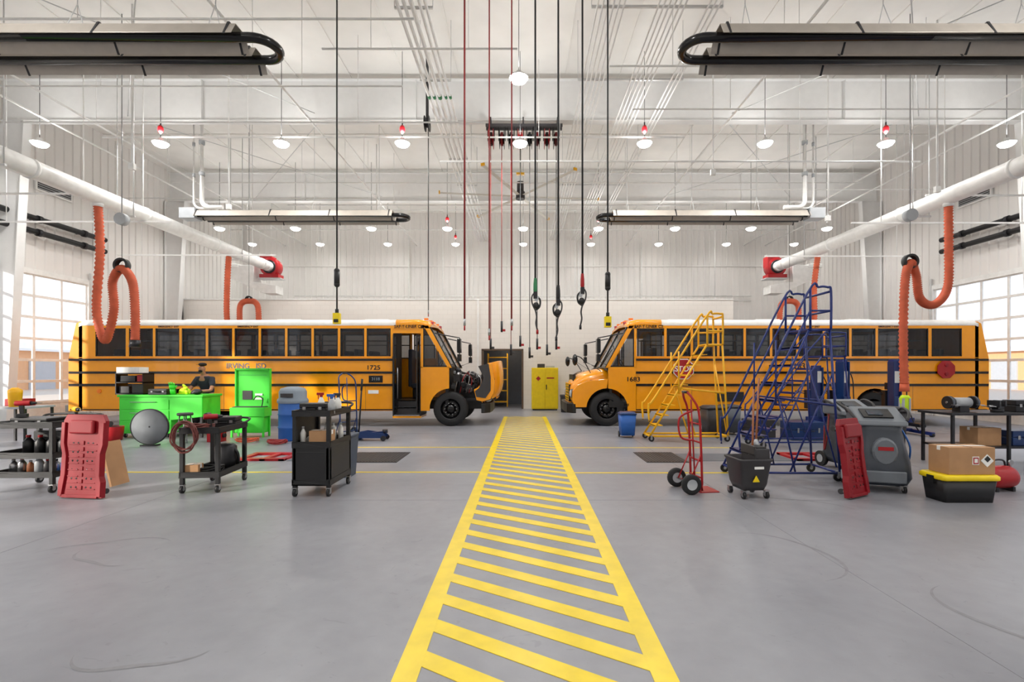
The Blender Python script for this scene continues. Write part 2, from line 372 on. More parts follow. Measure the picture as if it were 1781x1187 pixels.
# ---------------- BUS
def arch(cx,cz,r,z0,n=14):
    a=math.asin((z0-cz)/r);pts=[]
    for i in range(n+1):
        t=(pi-a)+(2*a-pi)*i/n
        pts.append((cx+r*math.cos(t),cz+r*math.sin(t)))
    return pts
def bus(label,loc,rz,opened,num,side_text):
    B=thing('school_bus',label,'bus',loc,rz)
    zb=.45;S=1.22;ph=9.38
    b=MB()
    for s in(-1,1):
        y0,y1=s*S,s*(S-.04)
        end=ph if s<0 else 10.22
        poly=[(.3,zb)]+arch(3.3,.5,.6,zb)+[(end,zb),(end,2.03),(.3,2.03)]
        b.prism(poly,'y',y0,y1,'busY')
        b.bx(.3,10.3,y0,y1,2.84,2.94,'busY')
        b.bx(.3,.78,y0,y1,2.03,2.84,'busY');b.bx(1.66,1.75,y0,y1,2.03,2.84,'busY')
        for i in range(10):
            b.bx(1.75+i*.765+.695,1.75+(i+1)*.765,y0,y1,2.03,2.84,'busY')
        for z,h in((1.93,.06),(1.56,.065),(1.2,.07)):
            b.bx(.02,end,s*S,s*(S+.018),z-h/2,z+h/2,'blackg')
        b.bx(.05,end,s*S,s*(S+.01),.47,.5,'blackg')
        b.bx(.3,end,s*S,s*(S+.012),1.985,2.0,'busY')
        for xx in(2.2,4.5,6.8,8.6):b.bx(xx,xx+.006,s*S,s*(S+.003),zb,1.17,'dark')
        cw=10.2
        poly=[(cw,zb),(10.46,zb)]+[q for q in arch(11.05,.5,.6,zb) if q[0]<11.0][1:]+[(11.02,1.1),(11.02,1.72),(cw,1.72)]
        b.prism(poly,'y',y0,y1,'busY')
        b.bx(cw,cw+.07,y0,y1,1.7,2.9,'busY')
        b.prism([(10.28,2.92),(10.42,2.92),(11.1,1.7),(10.98,1.7)],'y',y0,y1,'busY')
        b.prism([(cw,2.84),(cw,2.95),(10.4,2.95),(10.46,2.84)],'y',y0,y1,'busY')
    b.prism([(0,zb),(0,1.95),(.22,2.98),(.33,3.04),(.4,3.04),(.4,zb)],'y',-S,S,'busY')
    b.bx(.3,9.35,-1.18,1.18,.55,.72,'black').bx(9.35,11,-.5,1.18,.55,.72,'black')
    b.bx(.2,12,-.45,-.35,.45,.7,'black').bx(.2,12,.35,.45,.45,.7,'black')
    b.bx(10.9,10.98,-1.1,1.15,.6,1.7,'black')
    b.bx(10.6,11.05,-1.15,1.15,1.62,1.72,'black')
    b.obj('body',B)
    pr=[(-1.225,2.93),(-1.22,3.03),(-1.16,3.09),(-.8,3.13),(0,3.16),(.8,3.13),(1.16,3.09),(1.22,3.03),(1.225,2.93)]
    b=MB();rings=[]
    for xx,sy,dz in((.3,1,-.04),(.4,1,0),(9.5,1,0)):
        rings.append([(xx,y*sy,z+dz) for y,z in pr]+[(xx,y*sy*.97,z+dz-.05) for y,z in pr[::-1]])
    b.loft(rings,'busW',True,True)
    for xx in(2.8,5.6,8.3):b.bx(xx,xx+.7,-.35,.35,3.14,3.2,'busW')
    b.obj('roof',B)
    b=MB();rings=[]
    for xx,sy,dz in((9.48,1.005,.008),(10.1,1.005,.01),(10.35,.99,-.03),(10.48,.95,-.15)):
        rings.append([(xx,y*sy,z+dz) for y,z in pr]+[(xx-.01,y*sy*.97,z+dz-.06) for y,z in pr[::-1]])
    b.loft(rings,'busY',True,True)
    for yy in(-.25,0,.25,-.9,.9):b.box((10.3,yy,3.14),(.12,.08,.05),'amber')
    for s in(-1,1):b.cyl((10.4,s*.7,3.01),(10.47,s*.7,3.0),.08,'redm')
    b.obj('roof_cap',B)
    for s in(-1,1):
        ws=[(.78,1.66)]+[(1.75+i*.765,1.75+i*.765+.695) for i in range(10)]
        if s>0:ws+=[(9.46,10.18)]
        for k,(a0,a1) in enumerate(ws):
            z0,z1=2.03,2.84
            if s>0 and a0>9.4:z0=1.98
            b=MB();yo,yi=s*(S-.004),s*(S-.03)
            for q in((a0,a0+.035,z0,z1),(a1-.035,a1,z0,z1),(a0,a1,z0,z0+.03),(a0,a1,z1-.03,z1)):b.bx(q[0],q[1],yo,yi,q[2],q[3],'blackg')
            if k:b.bx(a0,a1,s*(S-.006),yi,2.46,2.49,'blackg')
            b.add([(a0,s*(S-.02),z0),(a1,s*(S-.02),z0),(a1,s*(S-.02),z1),(a0,s*(S-.02),z1)],[(0,1,2,3)],'busglass')
            b.obj('window',B)
        b=MB();q=[(10.3,1.76),(10.9,1.76),(10.34,2.8),(10.3,2.8)]
        b.add([(u,s*(S-.02),v) for u,v in q],[(0,1,2,3)],'busglass');b.bx(10.27,10.3,s*S-s*.01,s*(S-.03),1.74,2.84,'blackg');b.bx(10.27,10.95,s*S-s*.01,s*(S-.03),1.72,1.76,'blackg')
        b.obj('quarter_window',B)
    b=MB();b.add([(11.06,-1.16,1.72),(11.06,1.16,1.72),(10.45,1.14,2.86),(10.45,-1.14,2.86)],[(0,1,2,3)],'wsglass')
    b.cyl((11.07,0,1.72),(10.46,0,2.86),.02,'blackg').cyl((11.07,-1.17,1.72),(10.46,-1.16,2.88),.03,'blackg').cyl((11.07,1.17,1.72),(10.46,1.16,2.88),.03,'blackg')
    b.bx(11.0,11.1,-1.17,1.17,1.69,1.73,'blackg').cyl((11.1,-.5,1.76),(10.85,-.1,2.25),.01,'blackg').cyl((11.1,.5,1.76),(10.85,.9,2.25),.01,'blackg')
    b.obj('windshield',B)
    sb=MB()
    for s in(-1,1):
        y0,y1=(.25,1.1) if s>0 else(-1.1,-.25)
        sb.bx(0,.12,y0,y1,1.2,2.25,'seat').bx(.12,.5,y0,y1,1.1,1.22,'seat').bx(.2,.3,(y0+y1)/2-.05,(y0+y1)/2+.05,.72,1.1,'dark')
    s0=sb.obj('seat',B,bevel=.03);s0.location=(1.2,0,0)
    for i in range(1,10):
        s1=s0.copy();COL.objects.link(s1);s1.location=(1.2+i*.78,0,0)
    b=MB();b.bx(9.5,9.62,.2,.8,1.1,2.3,'seat').bx(9.6,10.05,.2,.8,1.05,1.2,'seat').bx(9.6,9.9,.35,.65,.72,1.05,'dark');b.obj('driver_seat',B,bevel=.03)
    b=MB();b.tube([(10.45+.1*math.cos(2*pi*i/20),.5+.22*math.sin(2*pi*i/20),1.75+.2*math.cos(2*pi*i/20)) for i in range(20)],.015,'black',closed=True);b.cyl((10.45,.5,1.75),(10.8,.5,1.5),.03,'black');b.obj('steering_wheel',B)
    b=MB()
    for i in range(3):b.bx(ph+.02,10.18,-1.2+i*.25,-.3,.3+i*.2,.33+i*.2,'steel').bx(ph+.02,10.18,-1.2+i*.25+.0,-1.2+i*.25+.02,.33+i*.2-.2*(i>0),.33+i*.2,'dgrey')
    b.bx(ph,ph+.04,-1.2,-.3,.3,2.84,'black').bx(10.16,10.2,-1.2,-.35,.3,1.7,'black').bx(ph,10.2,-1.21,-1.17,2.7,2.84,'busY')
    b.cyl((ph+.12,-1.1,.8),(ph+.12,-1.1,1.7),.015,'steel')
    b.bx(ph,10.2,-1.19,-.4,.24,.3,'busY')
    b.obj('step_well',B)
    b=MB()
    for xx in(ph+.05,10.1):
        for z0,z1 in((.4,.46),(1.5,1.56),(2.6,2.66)):b.bx(xx,xx+.03,-1.34,-1.0,z0,z1,'black')
        b.bx(xx,xx+.03,-1.36,-1.31,.4,2.66,'black').bx(xx,xx+.03,-1.03,-.98,.4,2.66,'black').bx(xx+.01,xx+.02,-1.32,-1.02,.45,2.62,'busglass')
    b.obj('entry_door',B)
    for wx in(3.3,11.05):
        for s in(-1,1):
            yo=s*1.17
            b=MB();b.lathe([(.3,0),(.36,-.01),(.46,0),(.5,.04),(.5,.24),(.46,.28),(.3,.28)],'rubber',c=(wx,yo,.5),axis=(0,-s,0),n=36)
            w=b.obj('wheel',B)
            b=MB();b.lathe([(.31,.0),(.29,.02),(.27,.1),(.2,.14 if wx>5 else .2),(.12,.1),(.11,.02),(.0,.0)],'blackg',c=(wx,yo,.5),axis=(0,-s,0),n=28)
            for i in range(10):
                t=i*2*pi/10;b.cyl((wx+.17*math.cos(t),yo-s*.02,.5+.17*math.sin(t)),(wx+.17*math.cos(t),yo-s*.14,.5+.17*math.sin(t)),.014,'steel',n=6)
            b.lathe([(.31,-.005),(.295,-.005),(.29,.03)],'dark',c=(wx,yo,.5),axis=(0,-s,0),n=28)
            b.obj('rim',w)
    b=MB();b.cyl((11.05,-1,.5),(11.05,1,.5),.06,'dark').cyl((3.3,-1,.5),(3.3,1,.5),.09,'dark').sph((3.3,0,.5),.22,'dark');b.obj('axle',B)
    px,pz=12.0,.78
    b=MB();rings=[]
    for xx,hw,zt,zs in((10.98,1.0,1.70,1.25),(11.3,.98,1.66,1.2),(11.65,.93,1.57,1.1),(11.88,.86,1.45,.98),(12.02,.78,1.3,.85),(12.07,.72,1.16,.8)):
        pts=[]
        for i in range(13):
            t=pi*i/12;cc=math.cos(t);ss=math.sin(t)
            pts.append((xx-px,hw*math.copysign(abs(cc)**.55,cc),zs+(zt-zs)*ss**.6-pz))
        inner=[(p[0],p[1]*.95,p[2]-.05) for p in pts[::-1]]
        rings.append(pts+inner)
    b.loft(rings,'busY',True,True)
    for s in(-1,1):
        a=arch(11.05,.5,.6,.55)
        a=[q for q in a if q[0]>=11.0]
        top=[(11.02,1.38),(11.6,1.32),(11.9,1.2),(12.05,1.02),(12.06,.75),(11.98,.55)]
        poly=a+[(11.75,.55)]+top[::-1]
        poly=[(u-px,v-pz) for u,v in poly]
        b.prism(poly,'y',s*1.2,s*1.14,'busY')
        vs=[];fs=[]
        for u,v in top:vs+=[(u-px,s*1.19,v-pz),(u-px,s*.72,v-pz)]
        for i in range(len(top)-1):fs.append((2*i,2*i+2,2*i+3,2*i+1))
        b.add(vs,fs,'busY',False)
        for i in range(3):b.bx(-.8+i*.12,-.72+i*.12,s*.965,s*.99,.5,.56,'blackg')
    H=b.obj('hood',B,bevel=.02)
    g=MB();g.bx(.05,.1,-.55,.55,-.1,.42,'blackg')
    for i in range(6):g.bx(.09,.115,-.52,.52,-.06+i*.085,-.03+i*.085,'busY')
    g.bx(.04,.118,-.6,.6,-.14,-.1,'busY').bx(.04,.1,-.6,.6,.42,.46,'busY')
    g.obj('grille',H)
    for s in(-1,1):
        g=MB();g.lathe([(0,.07),(.07,.065),(.105,.04),(.12,0),(.12,-.04)],'lgrey',c=(.05,s*.93,.16),axis=(1,0,0),n=20);g.lathe([(.125,.02),(.135,.02),(.135,-.04)],'blackg',c=(.05,s*.93,.16),axis=(1,0,0),n=20)
        g.sph((-.0,s*1.13,.24),(.05,.05,.05),'amber')
        g.obj('headlight',H)
    if opened:
        g=MB()
        g.tube(smooth([(-.95,-.7,.62),(-.5,-.75,.55),(-.15,-.6,.4)],5),.02,'dark').bx(-.9,-.2,-.5,.5,.66,.7,'dgrey')
        poly=[(-1.0,.12),(-.62,.22),(-.35,-.05),(-.3,-.2),(-.12,-.2),(-.02,.1),(-.2,.34),(-.6,.46),(-1.0,.5)]
        g.prism(poly,'y',-1.215,-1.202,'dgrey')
        g.obj('hood_liner',H)
    H.location=(px,0,pz)
    if opened:
        H.rotation_euler=(0,math.radians(76),0);H.scale=(.97,1,.82)
    b=MB();b.prism([(11.95,-1.2),(12.05,-1.2),(12.2,-1.0),(12.24,-.5),(12.24,.5),(12.2,1.0),(12.05,1.2),(11.95,1.2),(11.95,1.0),(12.1,.5),(12.1,-.5),(11.95,-1.0)],'z',.38,.66,'black');b.obj('bumper',B,bevel=.015)
    b=MB();b.bx(-.12,0,-1.2,1.2,.42,.62,'black')
    b.obj('rear_bumper',B,bevel=.015)
    b=MB()
    for s in(-1,1):
        b.cyl((-.02,s*.95,1.75),(.01,s*.95,1.75),.09,'redm').cyl((-.02,s*.95,1.45),(.01,s*.95,1.45),.09,'amber').cyl((.08,s*.9,2.82),(.2,s*.9,2.82),.08,'redm')
    b.obj('tail_light',B)
    R_=random.Random(5)
    b=MB();b.bx(11.1,11.95,-.3,.3,.75,1.4,'dark')
    for i in range(6):b.bx(11.15+i*.13,11.24+i*.13,-.22,.22,1.4,1.48,'steel')
    for i in range(50):
        x_=R_.uniform(11.08,11.9);y_=R_.uniform(-.95,-.25);z_=R_.uniform(.95,1.6)
        m_=R_.choice(['dark','black','blackg','steel','dgrey','lgrey','dark'])
        if i%2:b.box((x_,y_,z_),(R_.uniform(.05,.16),R_.uniform(.05,.14),R_.uniform(.04,.14)),m_,rot=(R_.uniform(-.3,.3),R_.uniform(-.4,.4),0))
        else:
            a_=R_.uniform(0,pi);b.cyl((x_,y_,z_),(x_+.16*math.cos(a_),y_,z_+.16*math.sin(a_)),R_.uniform(.02,.06),m_,n=10)
    for i in range(9):
        x_=11.1+i*.09;b.tube(smooth([(x_,-.8,.95),(x_+.1,-.9,1.25+.05*(i%3)),(x_+R_.uniform(-.2,.25),-.6,1.5+R_.uniform(0,.12)),(11.5,-.2,1.5)],5),.016,['black','dark','redhose'][i%3] if i%4 else 'steel',n=6)
    b.bx(11.9,11.98,-.6,.6,.75,1.5,'black').bx(11.12,11.3,-.95,-.6,1.3,1.5,'black').bx(11.1,11.95,-.85,-.8,.72,.8,'dark')
    b.obj('engine',B)
    for s in(-1,1):
        b=MB();b.tube([(11.0,s*1.15,1.75),(11.35,s*1.42,1.9),(11.35,s*1.42,2.55),(10.6,s*1.18,2.7)],.018,'black')
        b.box((11.35,s*1.44,2.32),(.1,.24,.4),'blackg').box((11.35,s*1.44,1.98),(.1,.22,.2),'blackg').bx(11.285,11.298,s*1.44-.1,s*1.44+.1,2.15,2.48,'steel')
        b.obj('side_mirror',B,bevel=.01)
        if not opened:
            b=MB();b.tube(smooth([(11.5,s*.95,1.55),(11.75,s*1.1,1.95),(11.95,s*1.15,2.05)]),.015,'black').tube([(11.2,s*1.0,1.6),(11.8,s*1.1,1.98)],.012,'black').sph((11.98,s*1.15,1.93),(.08,.13,.17),'blackg')
            b.obj('crossview_mirror',B)
    for s,rz2 in((-1,0),(1,pi)):
        y=s*(S+.004);R=(pi/2,0,rz2)
        text('SAF-T-LINER C2',.12,'blackg',B,(9.85,y+s*.012,2.89),R)
        text('EMERGENCY EXIT',.075,'blackg',B,(2.9,y,2.89),R);text('EMERGENCY EXIT',.075,'blackg',B,(5.2,y,2.89),R)
    if side_text:
        text('IRVING   ISD',.21,'grey',B,(5.15,-S-.006,1.745),(pi/2,0,0))
    text(num,.18,'blackg',B,(8.83 if side_text else 10.3,(-S-.006) if side_text else S+.006,1.7 if side_text else 1.36),(pi/2,0,0 if side_text else pi),sx=1.15)
    if side_text:
        b=MB();b.bx(8.7,9.1,-S-.012,-S,1.27,1.47,'blackg').bx(8.35,8.5,-S-.01,-S,1.3,1.5,'busY');b.obj('placard',B);text('3118',.12,'lid',B,(8.9,-S-.016,1.37))
        b=MB();b.bx(8.68,8.98,-S-.008,-S,.95,1.05,'paper');b.obj('sticker',B)
    else:
        text('540',.1,'blackg',B,(10.5,S+.006,.62),(pi/2,0,pi))
        text('1163',.24,'blackg',B,(5.55,S+.006,1.74),(pi/2,0,pi))
        b=MB();b.bx(7.1,7.9,S,S+.012,.72,1.0,'black')
        for i in range(6):b.bx(7.12,7.88,S+.01,S+.02,.74+i*.045,.755+i*.045,'dgrey')
        b.obj('vent_grille',B)
        for xx,st in((8.87,True),(1.28,False)):
            r=.31 if st else .27;oc=[(r*math.cos(pi/8+i*pi/4),r*math.sin(pi/8+i*pi/4)) for i in range(8)]
            b=MB();y=S+.02
            if st:
                b.prism([(xx+u*1.02,1.66+v*1.02) for u,v in oc],'y',y+.06,y+.07,'paper').prism([(xx+u*.94,1.66+v*.94) for u,v in oc],'y',y+.07,y+.078,'redm')
                b.bx(xx+.1,xx+.3,y-.02,y+.06,1.6,1.7,'black')
                o=b.obj('stop_arm',B)
                text('STOP',.22,'paper',o,(xx,y+.082,1.66),(pi/2,0,pi))
            else:
                b.prism([(xx+u,1.65+v) for u,v in oc],'y',y+.02,y+.04,'redm').bx(xx-.1,xx+.1,y-.02,y+.02,1.6,1.7,'black').cyl((xx,y+.04,1.78),(xx,y+.06,1.78),.05,'red').cyl((xx,y+.04,1.52),(xx,y+.06,1.52),.05,'red')
                b.obj('stop_arm',B)
    if side_text:
        b=MB();b.cyl((.9,-S,1.02),(.9,-S-.02,1.02),.06,'amber');b.obj('reflector',B)
    return B
bus('yellow school bus with open hood and lettered side, white roof',(X(119,14),14+1.22,0),0,True,'1725',True)
bus('yellow school bus with closed hood and folded red stop arm',(X(1720,14),14+1.22,0),pi,False,'1683',False)
# ---------------- rolling ladders
def ladder(label,mt,loc,rz,H=2.2,L=1.3,n=8,w=.6,top=.7,plat=.35,r=.018,br=False):
    T=thing('rolling_ladder',label,'ladder',loc,rz);E=L+plat
    b=MB()
    for s in(-1,1):
        y=s*w/2
        b.cyl((.0,y,.12),(L,y,H),r,mt,n=8).cyl((L,y,H),(E,y,H),r,mt,n=8).cyl((E,y,H),(E+.12,y*1.15,.12),r,mt,n=8)
        b.cyl((0,y,.12),(E+.12,y*1.15,.12),r,mt,n=8).cyl((L*.55,y,H*.55),(E+.07,y*1.1,H*.5),r*.8,mt,n=8)
        b.cyl((L*.55,y,H*.55),(L*.8,y,.12),r*.8,mt,n=8)
        if br:b.cyl((L*.72,y,.12),(E+.05,y,H*.72),r*.8,mt,n=8)
    for z in(.12,H*.5):b.cyl((E+.12-.12*z/H,-w*.57,z),(E+.12-.12*z/H,w*.57,z),r,mt,n=8)
    b.cyl((0,-w/2,.12),(0,w/2,.12),r,mt,n=8)
    b.cyl((E+.1,-w/2,.2),(E+.03,w/2,H*.8),r*.7,mt,n=8)
    b.obj('frame',T)
    for i in range(1,n):
        t=i/n;b=MB();cx,cz=L*t,.12+(H-.12)*t
        b.bx(cx-.03,cx+.15,-w/2,w/2,cz,cz+.018,mt).bx(cx-.03,cx-.02,-w/2,w/2,cz-.02,cz+.02,mt)
        b.obj('step',T)
    b=MB();b.bx(L-.02,E,-w/2,w/2,H,H+.025,mt);b.obj('platform',T)
    for s in(-1,1):
        y=s*(w/2+.03);b=MB()
        b.tube(smooth([(-.02,y,.45),(-.03,y,.85),(.12,y,1.02),(L-.05,y,H+top-.1),(L+.12,y,H+top),(E-.05,y,H+top),(E,y,H+top-.06),(E,y,H)],5),r,mt)
        if br:b.cyl((.05,y,.6),(L,y,H+top*.45),r*.85,mt,n=8)
        b.cyl((L,y,H+top*.45),(E,y,H+top*.45),r*.85,mt,n=8)
        b.cyl((L*.5,y,H*.5),(L*.5,y,H*.5+.95),r*.8,mt,n=8).cyl((L,y,H),(L,y,H+top-.03),r,mt,n=8)
        b.obj('handrail',T)
    b=MB();b.cyl((E,-w/2,H+top-.06),(E,w/2,H+top-.06),r,mt,n=8).cyl((E,-w/2,H+top*.45),(E,w/2,H+top*.45),r,mt,n=8);b.obj('guard_rail',T)
    for x in(.03,E+.1):
        for s in(-1,1):
            b=MB();b.cyl((x,s*(w/2+.03)-.015,.065),(x,s*(w/2+.03)+.015,.065),.065,'black',n=16).cyl((x,s*(w/2+.03)-.02,.065),(x,s*(w/2+.03)+.02,.065),.025,'lgrey',n=8).bx(x-.02,x+.02,s*(w/2+.03)-.03,s*(w/2+.03)-.022,.06,.14,'steel').bx(x-.02,x+.02,s*(w/2+.03)+.022,s*(w/2+.03)+.03,.06,.14,'steel')
            b.obj('caster',T)
    return T
ladder('tall yellow rolling warehouse ladder beside the bus','lad',(X(1128,11.1),11.25,0),0,2.2,1.3,9,.5,r=.024)
ladder('tall blue rolling warehouse ladder with handrails','blue',(X(1275,7.3),7.35,0),0,2.2,1.0,8,.6,.62,.3,r=.017,br=True)
ladder('blue rolling ladder standing near the bus','blue',(X(1300,10.6),10.3,0),.05,1.9,1.3,7,.55,.5,.5,r=.016)
# ---------------- carts
def cart(label,loc,rz,w,dp,h,mt='black',shelves=(.18,),panel=False,handle=True):
    T=thing('utility_cart',label,'cart',loc,rz)
    def tray(z,nm,rim=.08):
        b=MB();b.bx(-w/2,w/2,-dp/2,dp/2,z,z+.02,mt)
        b.bx(-w/2,w/2,-dp/2,-dp/2+.02,z,z+rim,mt).bx(-w/2,w/2,dp/2-.02,dp/2,z,z+rim,mt).bx(-w/2,-w/2+.02,-dp/2,dp/2,z,z+rim,mt).bx(w/2-.02,w/2,-dp/2,dp/2,z,z+rim,mt)
        b.obj(nm,T,bevel=.006)
    tray(h-.1,'top_tray')
    for z in shelves:tray(z,'shelf')
    for sx in(-1,1):
        for sy in(-1,1):
            b=MB();x,y=sx*(w/2-.03),sy*(dp/2-.03);b.bx(x-.025,x+.025,y-.025,y+.025,.11,h-.1,mt);b.obj('leg',T,bevel=.005)
            caster(T,x,y,.05)
    if handle:
        b=MB();b.tube(smooth([(-w/2+.04,dp/2,h-.04),(-w/2+.04,dp/2+.12,h+.02),(w/2-.04,dp/2+.12,h+.02),(w/2-.04,dp/2,h-.04)],5),.016,mt);b.obj('handle',T)
    if panel:
        b=MB();z0,z1=panel;b.bx(-w/2+.01,w/2-.01,-dp/2+.005,-dp/2+.02,z0,z1,mt).bx(-w/2+.005,-w/2+.02,-dp/2,dp/2,z0,z1,mt).bx(w/2-.02,w/2-.005,-dp/2,dp/2,z0,z1,mt).bx(-w/2+.005,-w/2+.02,-dp/2+.03,dp/2-.03,z1,h-.1,mt)
        b.obj('side_panel',T)
        b=MB();b.bx(-w/2+.05,w/2-.05,-dp/2-.002,-dp/2+.006,z0+.05,z1-.05,'black');b.obj('door',T,bevel=.003)
    return T
def bottle(label,loc,mt='paper',cap='black',r=.04,h=.22,nm='bottle'):
    b=MB();b.lathe([(0,0),(r,0.003),(r,h*.65),(r*.5,h*.82),(r*.4,h*.85),(r*.4,h*.9)],mt);b.cyl((0,0,h*.88),(0,0,h),r*.45,cap,n=12)
    return b.obj(nm,label=label,cat='bottle',loc=loc)
def spray(label,loc,mt='paper',trig='redm',rz=0):
    T=thing('spray_bottle',label,'spray bottle',loc,rz)
    MB().lathe([(0,0),(.045,.003),(.045,.13),(.02,.19),(.016,.2)],mt).obj('container',T)
    b=MB();b.cyl((0,0,.2),(0,0,.225),.02,trig,n=10).bx(-.06,.035,-.014,.014,.225,.26,trig).bx(-.045,-.035,-.008,.008,.17,.23,trig);b.obj('trigger',T,bevel=.003)
def cardbox(label,loc,w,d,h,rz=0,mt='card'):
    T=thing('cardboard_box',label,'box',loc,rz)
    b=MB();b.bx(-w/2,w/2,-d/2,d/2,0,h,mt);b.obj('body',T,bevel=.004)
    b=MB();b.bx(-w/2-.001,w/2+.001,-.025,.025,h-.05,h+.002,'paper').bx(-.002,.002,-d/2,d/2,h,h+.003,'dgrey');b.obj('tape',T)
    return T
d1=6.65
cart('black two-shelf service cart loaded with bottles',(X(36,6.3)-.02,d1,0),0,.82,.65,.95,shelves=(.2,.45))
for i,(mt,cp,r,h) in enumerate([('steel','steel',.045,.2),('steel','redm',.045,.22),('brown','steel',.04,.18),('lgrey','black',.05,.24),('dgrey','redm',.045,.2),('steel','black',.04,.2),('blued','paper',.045,.22)]):
    bottle('small workshop aerosol or fluid bottle on cart shelf',(-6.85+i*.115,6.5,.22),mt,cp,r,h)
for i in range(4):bottle('dark oil bottle on cart shelf',(-6.75+i*.16,6.6,.47),'black','redm',.06,.26)
def toolcase(label,loc,w,d,h,mt,rz=0,nm='tool_case'):
    T=thing(nm,label,'tool box',loc,rz)
    b=MB();b.bx(-w/2,w/2,-d/2,d/2,0,h*.55,mt);b.obj('body',T,bevel=.01)
    b=MB();b.bx(-w/2,w/2,-d/2,d/2,h*.57,h,mt);b.obj('lid',T,bevel=.012)
    b=MB();b.tube([(-w*.15,-d/2,h*.5),(-w*.15,-d/2-.035,h*.5),(w*.15,-d/2-.035,h*.5),(w*.15,-d/2,h*.5)],.008,'black');b.obj('handle',T)
    for x in(-w*.3,w*.3):
        MB().bx(x-.02,x+.02,-d/2-.008,-d/2,h*.42,h*.68,'steel').obj('latch',T)
    return T
toolcase('flat black tool case lying on cart',(-6.6,6.62,.872),.5,.35,.1,'black')
toolcase('dark equipment case filling back of cart shelf',(-6.5,6.8,.47),.6,.18,.3,'black')
def drill(label,loc,mt,rz=0):
    T=thing('cordless_drill',label,'power tool',loc,rz)
    b=MB();b.cyl((-.1,0,.19),(.06,0,.19),.035,mt,n=14).prism([(-.06,.17),(-.01,.17),(.0,.05),(-.05,.05)],'y',-.018,.018,'black');b.obj('body',T,bevel=.004)
    b=MB();b.cyl((.06,0,.19),(.12,0,.19),.028,'black',r1=.015,n=12).cyl((.12,0,.19),(.18,0,.19),.005,'steel',n=6);b.obj('chuck',T)
    b=MB();b.bx(-.08,.03,-.035,.035,0,.05,'black');b.obj('battery',T,bevel=.006)
drill('red and black cordless drill resting on cart',(-6.75,6.55,.975),'redm',.4)
drill('yellow and black cordless drill resting on cart',(-6.28,6.8,.872),'lad',-.6)
def creeper(label,loc,rz,tilt=-.2,h=1.08,w=.6):
    T=thing('mechanic_creeper',label,'creeper',loc,rot=(tilt,0,rz))
    W=w/2
    out=[(-W,.0),(W,.0),(W,.2),(W*.92,.27),(W*.9,.55),(W,.66),(W,h-.08),(W*.85,h),(-W*.85,h),(-W,h-.08),(-W,.66),(-W*.9,.55),(-W*.92,.27),(-W,.2)]
    b=MB();b.prism(out,'y',0,.05,'red')
    for s in(-1,1):b.prism([(s*(W-.0),.02),(s*(W-.05),.02),(s*(W-.09),.3),(s*(W-.09),.52),(s*(W-.05),.68),(s*(W-.05),h-.1),(s*W,h-.1),(s*W,.66),(s*W*.9,.55),(s*W*.92,.27),(s*W,.2)],'y',-.025,0,'red')
    b.bx(-W+.05,W-.05,-.02,0,.0,.04,'red')
    for i in range(8):
        b.bx(-.02,.02,-.012,0,.1+i*.08,.15+i*.08,'red')
        for s in(-1,1):b.bx(s*.05,s*(W-.1),-.008,0,.1+i*.08,.115+i*.08,'red')
    b.obj('deck',T,bevel=.006)
    b=MB();b.bx(-.17,.17,-.05,-.0,h-.24,h-.07,'red');b.obj('headrest',T,bevel=.02)
    b=MB()
    for s in(-1,1):
        for k in range(6):
            for m_ in(0,1):
                x=s*(.07+m_*.07);z=.13+k*.11;b.lathe([(0,-.003),(.01,-.003),(.013,0)],'blackg',c=(x,0,z),axis=(0,1,0),n=12)
    b.obj('drain_hole',T)
    for sx in(-1,1):
        for z in(.07,h-.12):
            b=MB();b.cyl((sx*(W-.06),.05,z),(sx*(W-.06),.08,z),.02,'steel').cyl((sx*(W-.06)-.012,.11,z),(sx*(W-.06)+.012,.11,z),.035,'dgrey');b.obj('caster',T)
    return T
creeper('red plastic creeper stood on end against cart',(X(138,6.05),6.06,.012),-.12,-.06,1.04,.6)
creeper('red plastic creeper leaning against grey service machine',(X(1484,6.2),6.1,.02),.5,-.12,.98,.46)
b=MB();b.box((0,0,.31),(.03,.3,.62),'card',rot=(0,-.22,0));b.obj('cardboard_sheet',label='folded sheet of brown cardboard leaning by creeper',cat='cardboard',loc=(X(184,6.6),6.75,.01))
c2x=X(362,6.6)
cart('black utility cart piled with tools and coiled hose',(c2x+.02,6.72,0),.1,.5,.8,.88,shelves=(.2,))
def coil(label,loc,r,mt,n=4,rad=.014,hang=False,rz=0,nm='coiled_hose'):
    pts=[];N=26*n
    for i in range(N+1):
        t=2*pi*i/26;k=i/N
        rr=r*(1+.12*math.sin(i*.37));
        if hang:pts.append((rr*math.cos(t)*.75,(k-.5)*.09+.02*math.sin(i*.9),rr*math.sin(t)*1.1))
        else:pts.append((rr*math.cos(t),rr*math.sin(t),rad+k*.06+.012*(1+math.sin(i*.5))))
    return MB().tube(pts,rad,mt,n=7).obj(nm,label=label,cat='hose',loc=loc,rot=(0,0,rz))
coil('coiled brown-red air hose hung on cart handle',(X(322,6.22),6.2,.76),.17,'rust',7,.01,True,.3)
coil('coiled orange cable lying on cart top',(c2x-.05,6.5,.8),.15,'rust',5,.012)
coil('black cable bundle on cart shelf',(c2x+.03,6.6,.222),.14,'black',5,.016)
toolcase('black tool case lying on utility cart',(c2x+.06,6.92,.805),.32,.24,.15,'black',.2)
drill('red impact wrench standing on cart',(c2x+.12,6.5,.8),'redm',.7)
drill('black impact wrench standing on cart',(c2x-.08,6.72,.8),'dark',1.9)
cardbox('small open cardboard carton on cart shelf',(c2x-.08,6.44,.222),.16,.16,.14,.2)
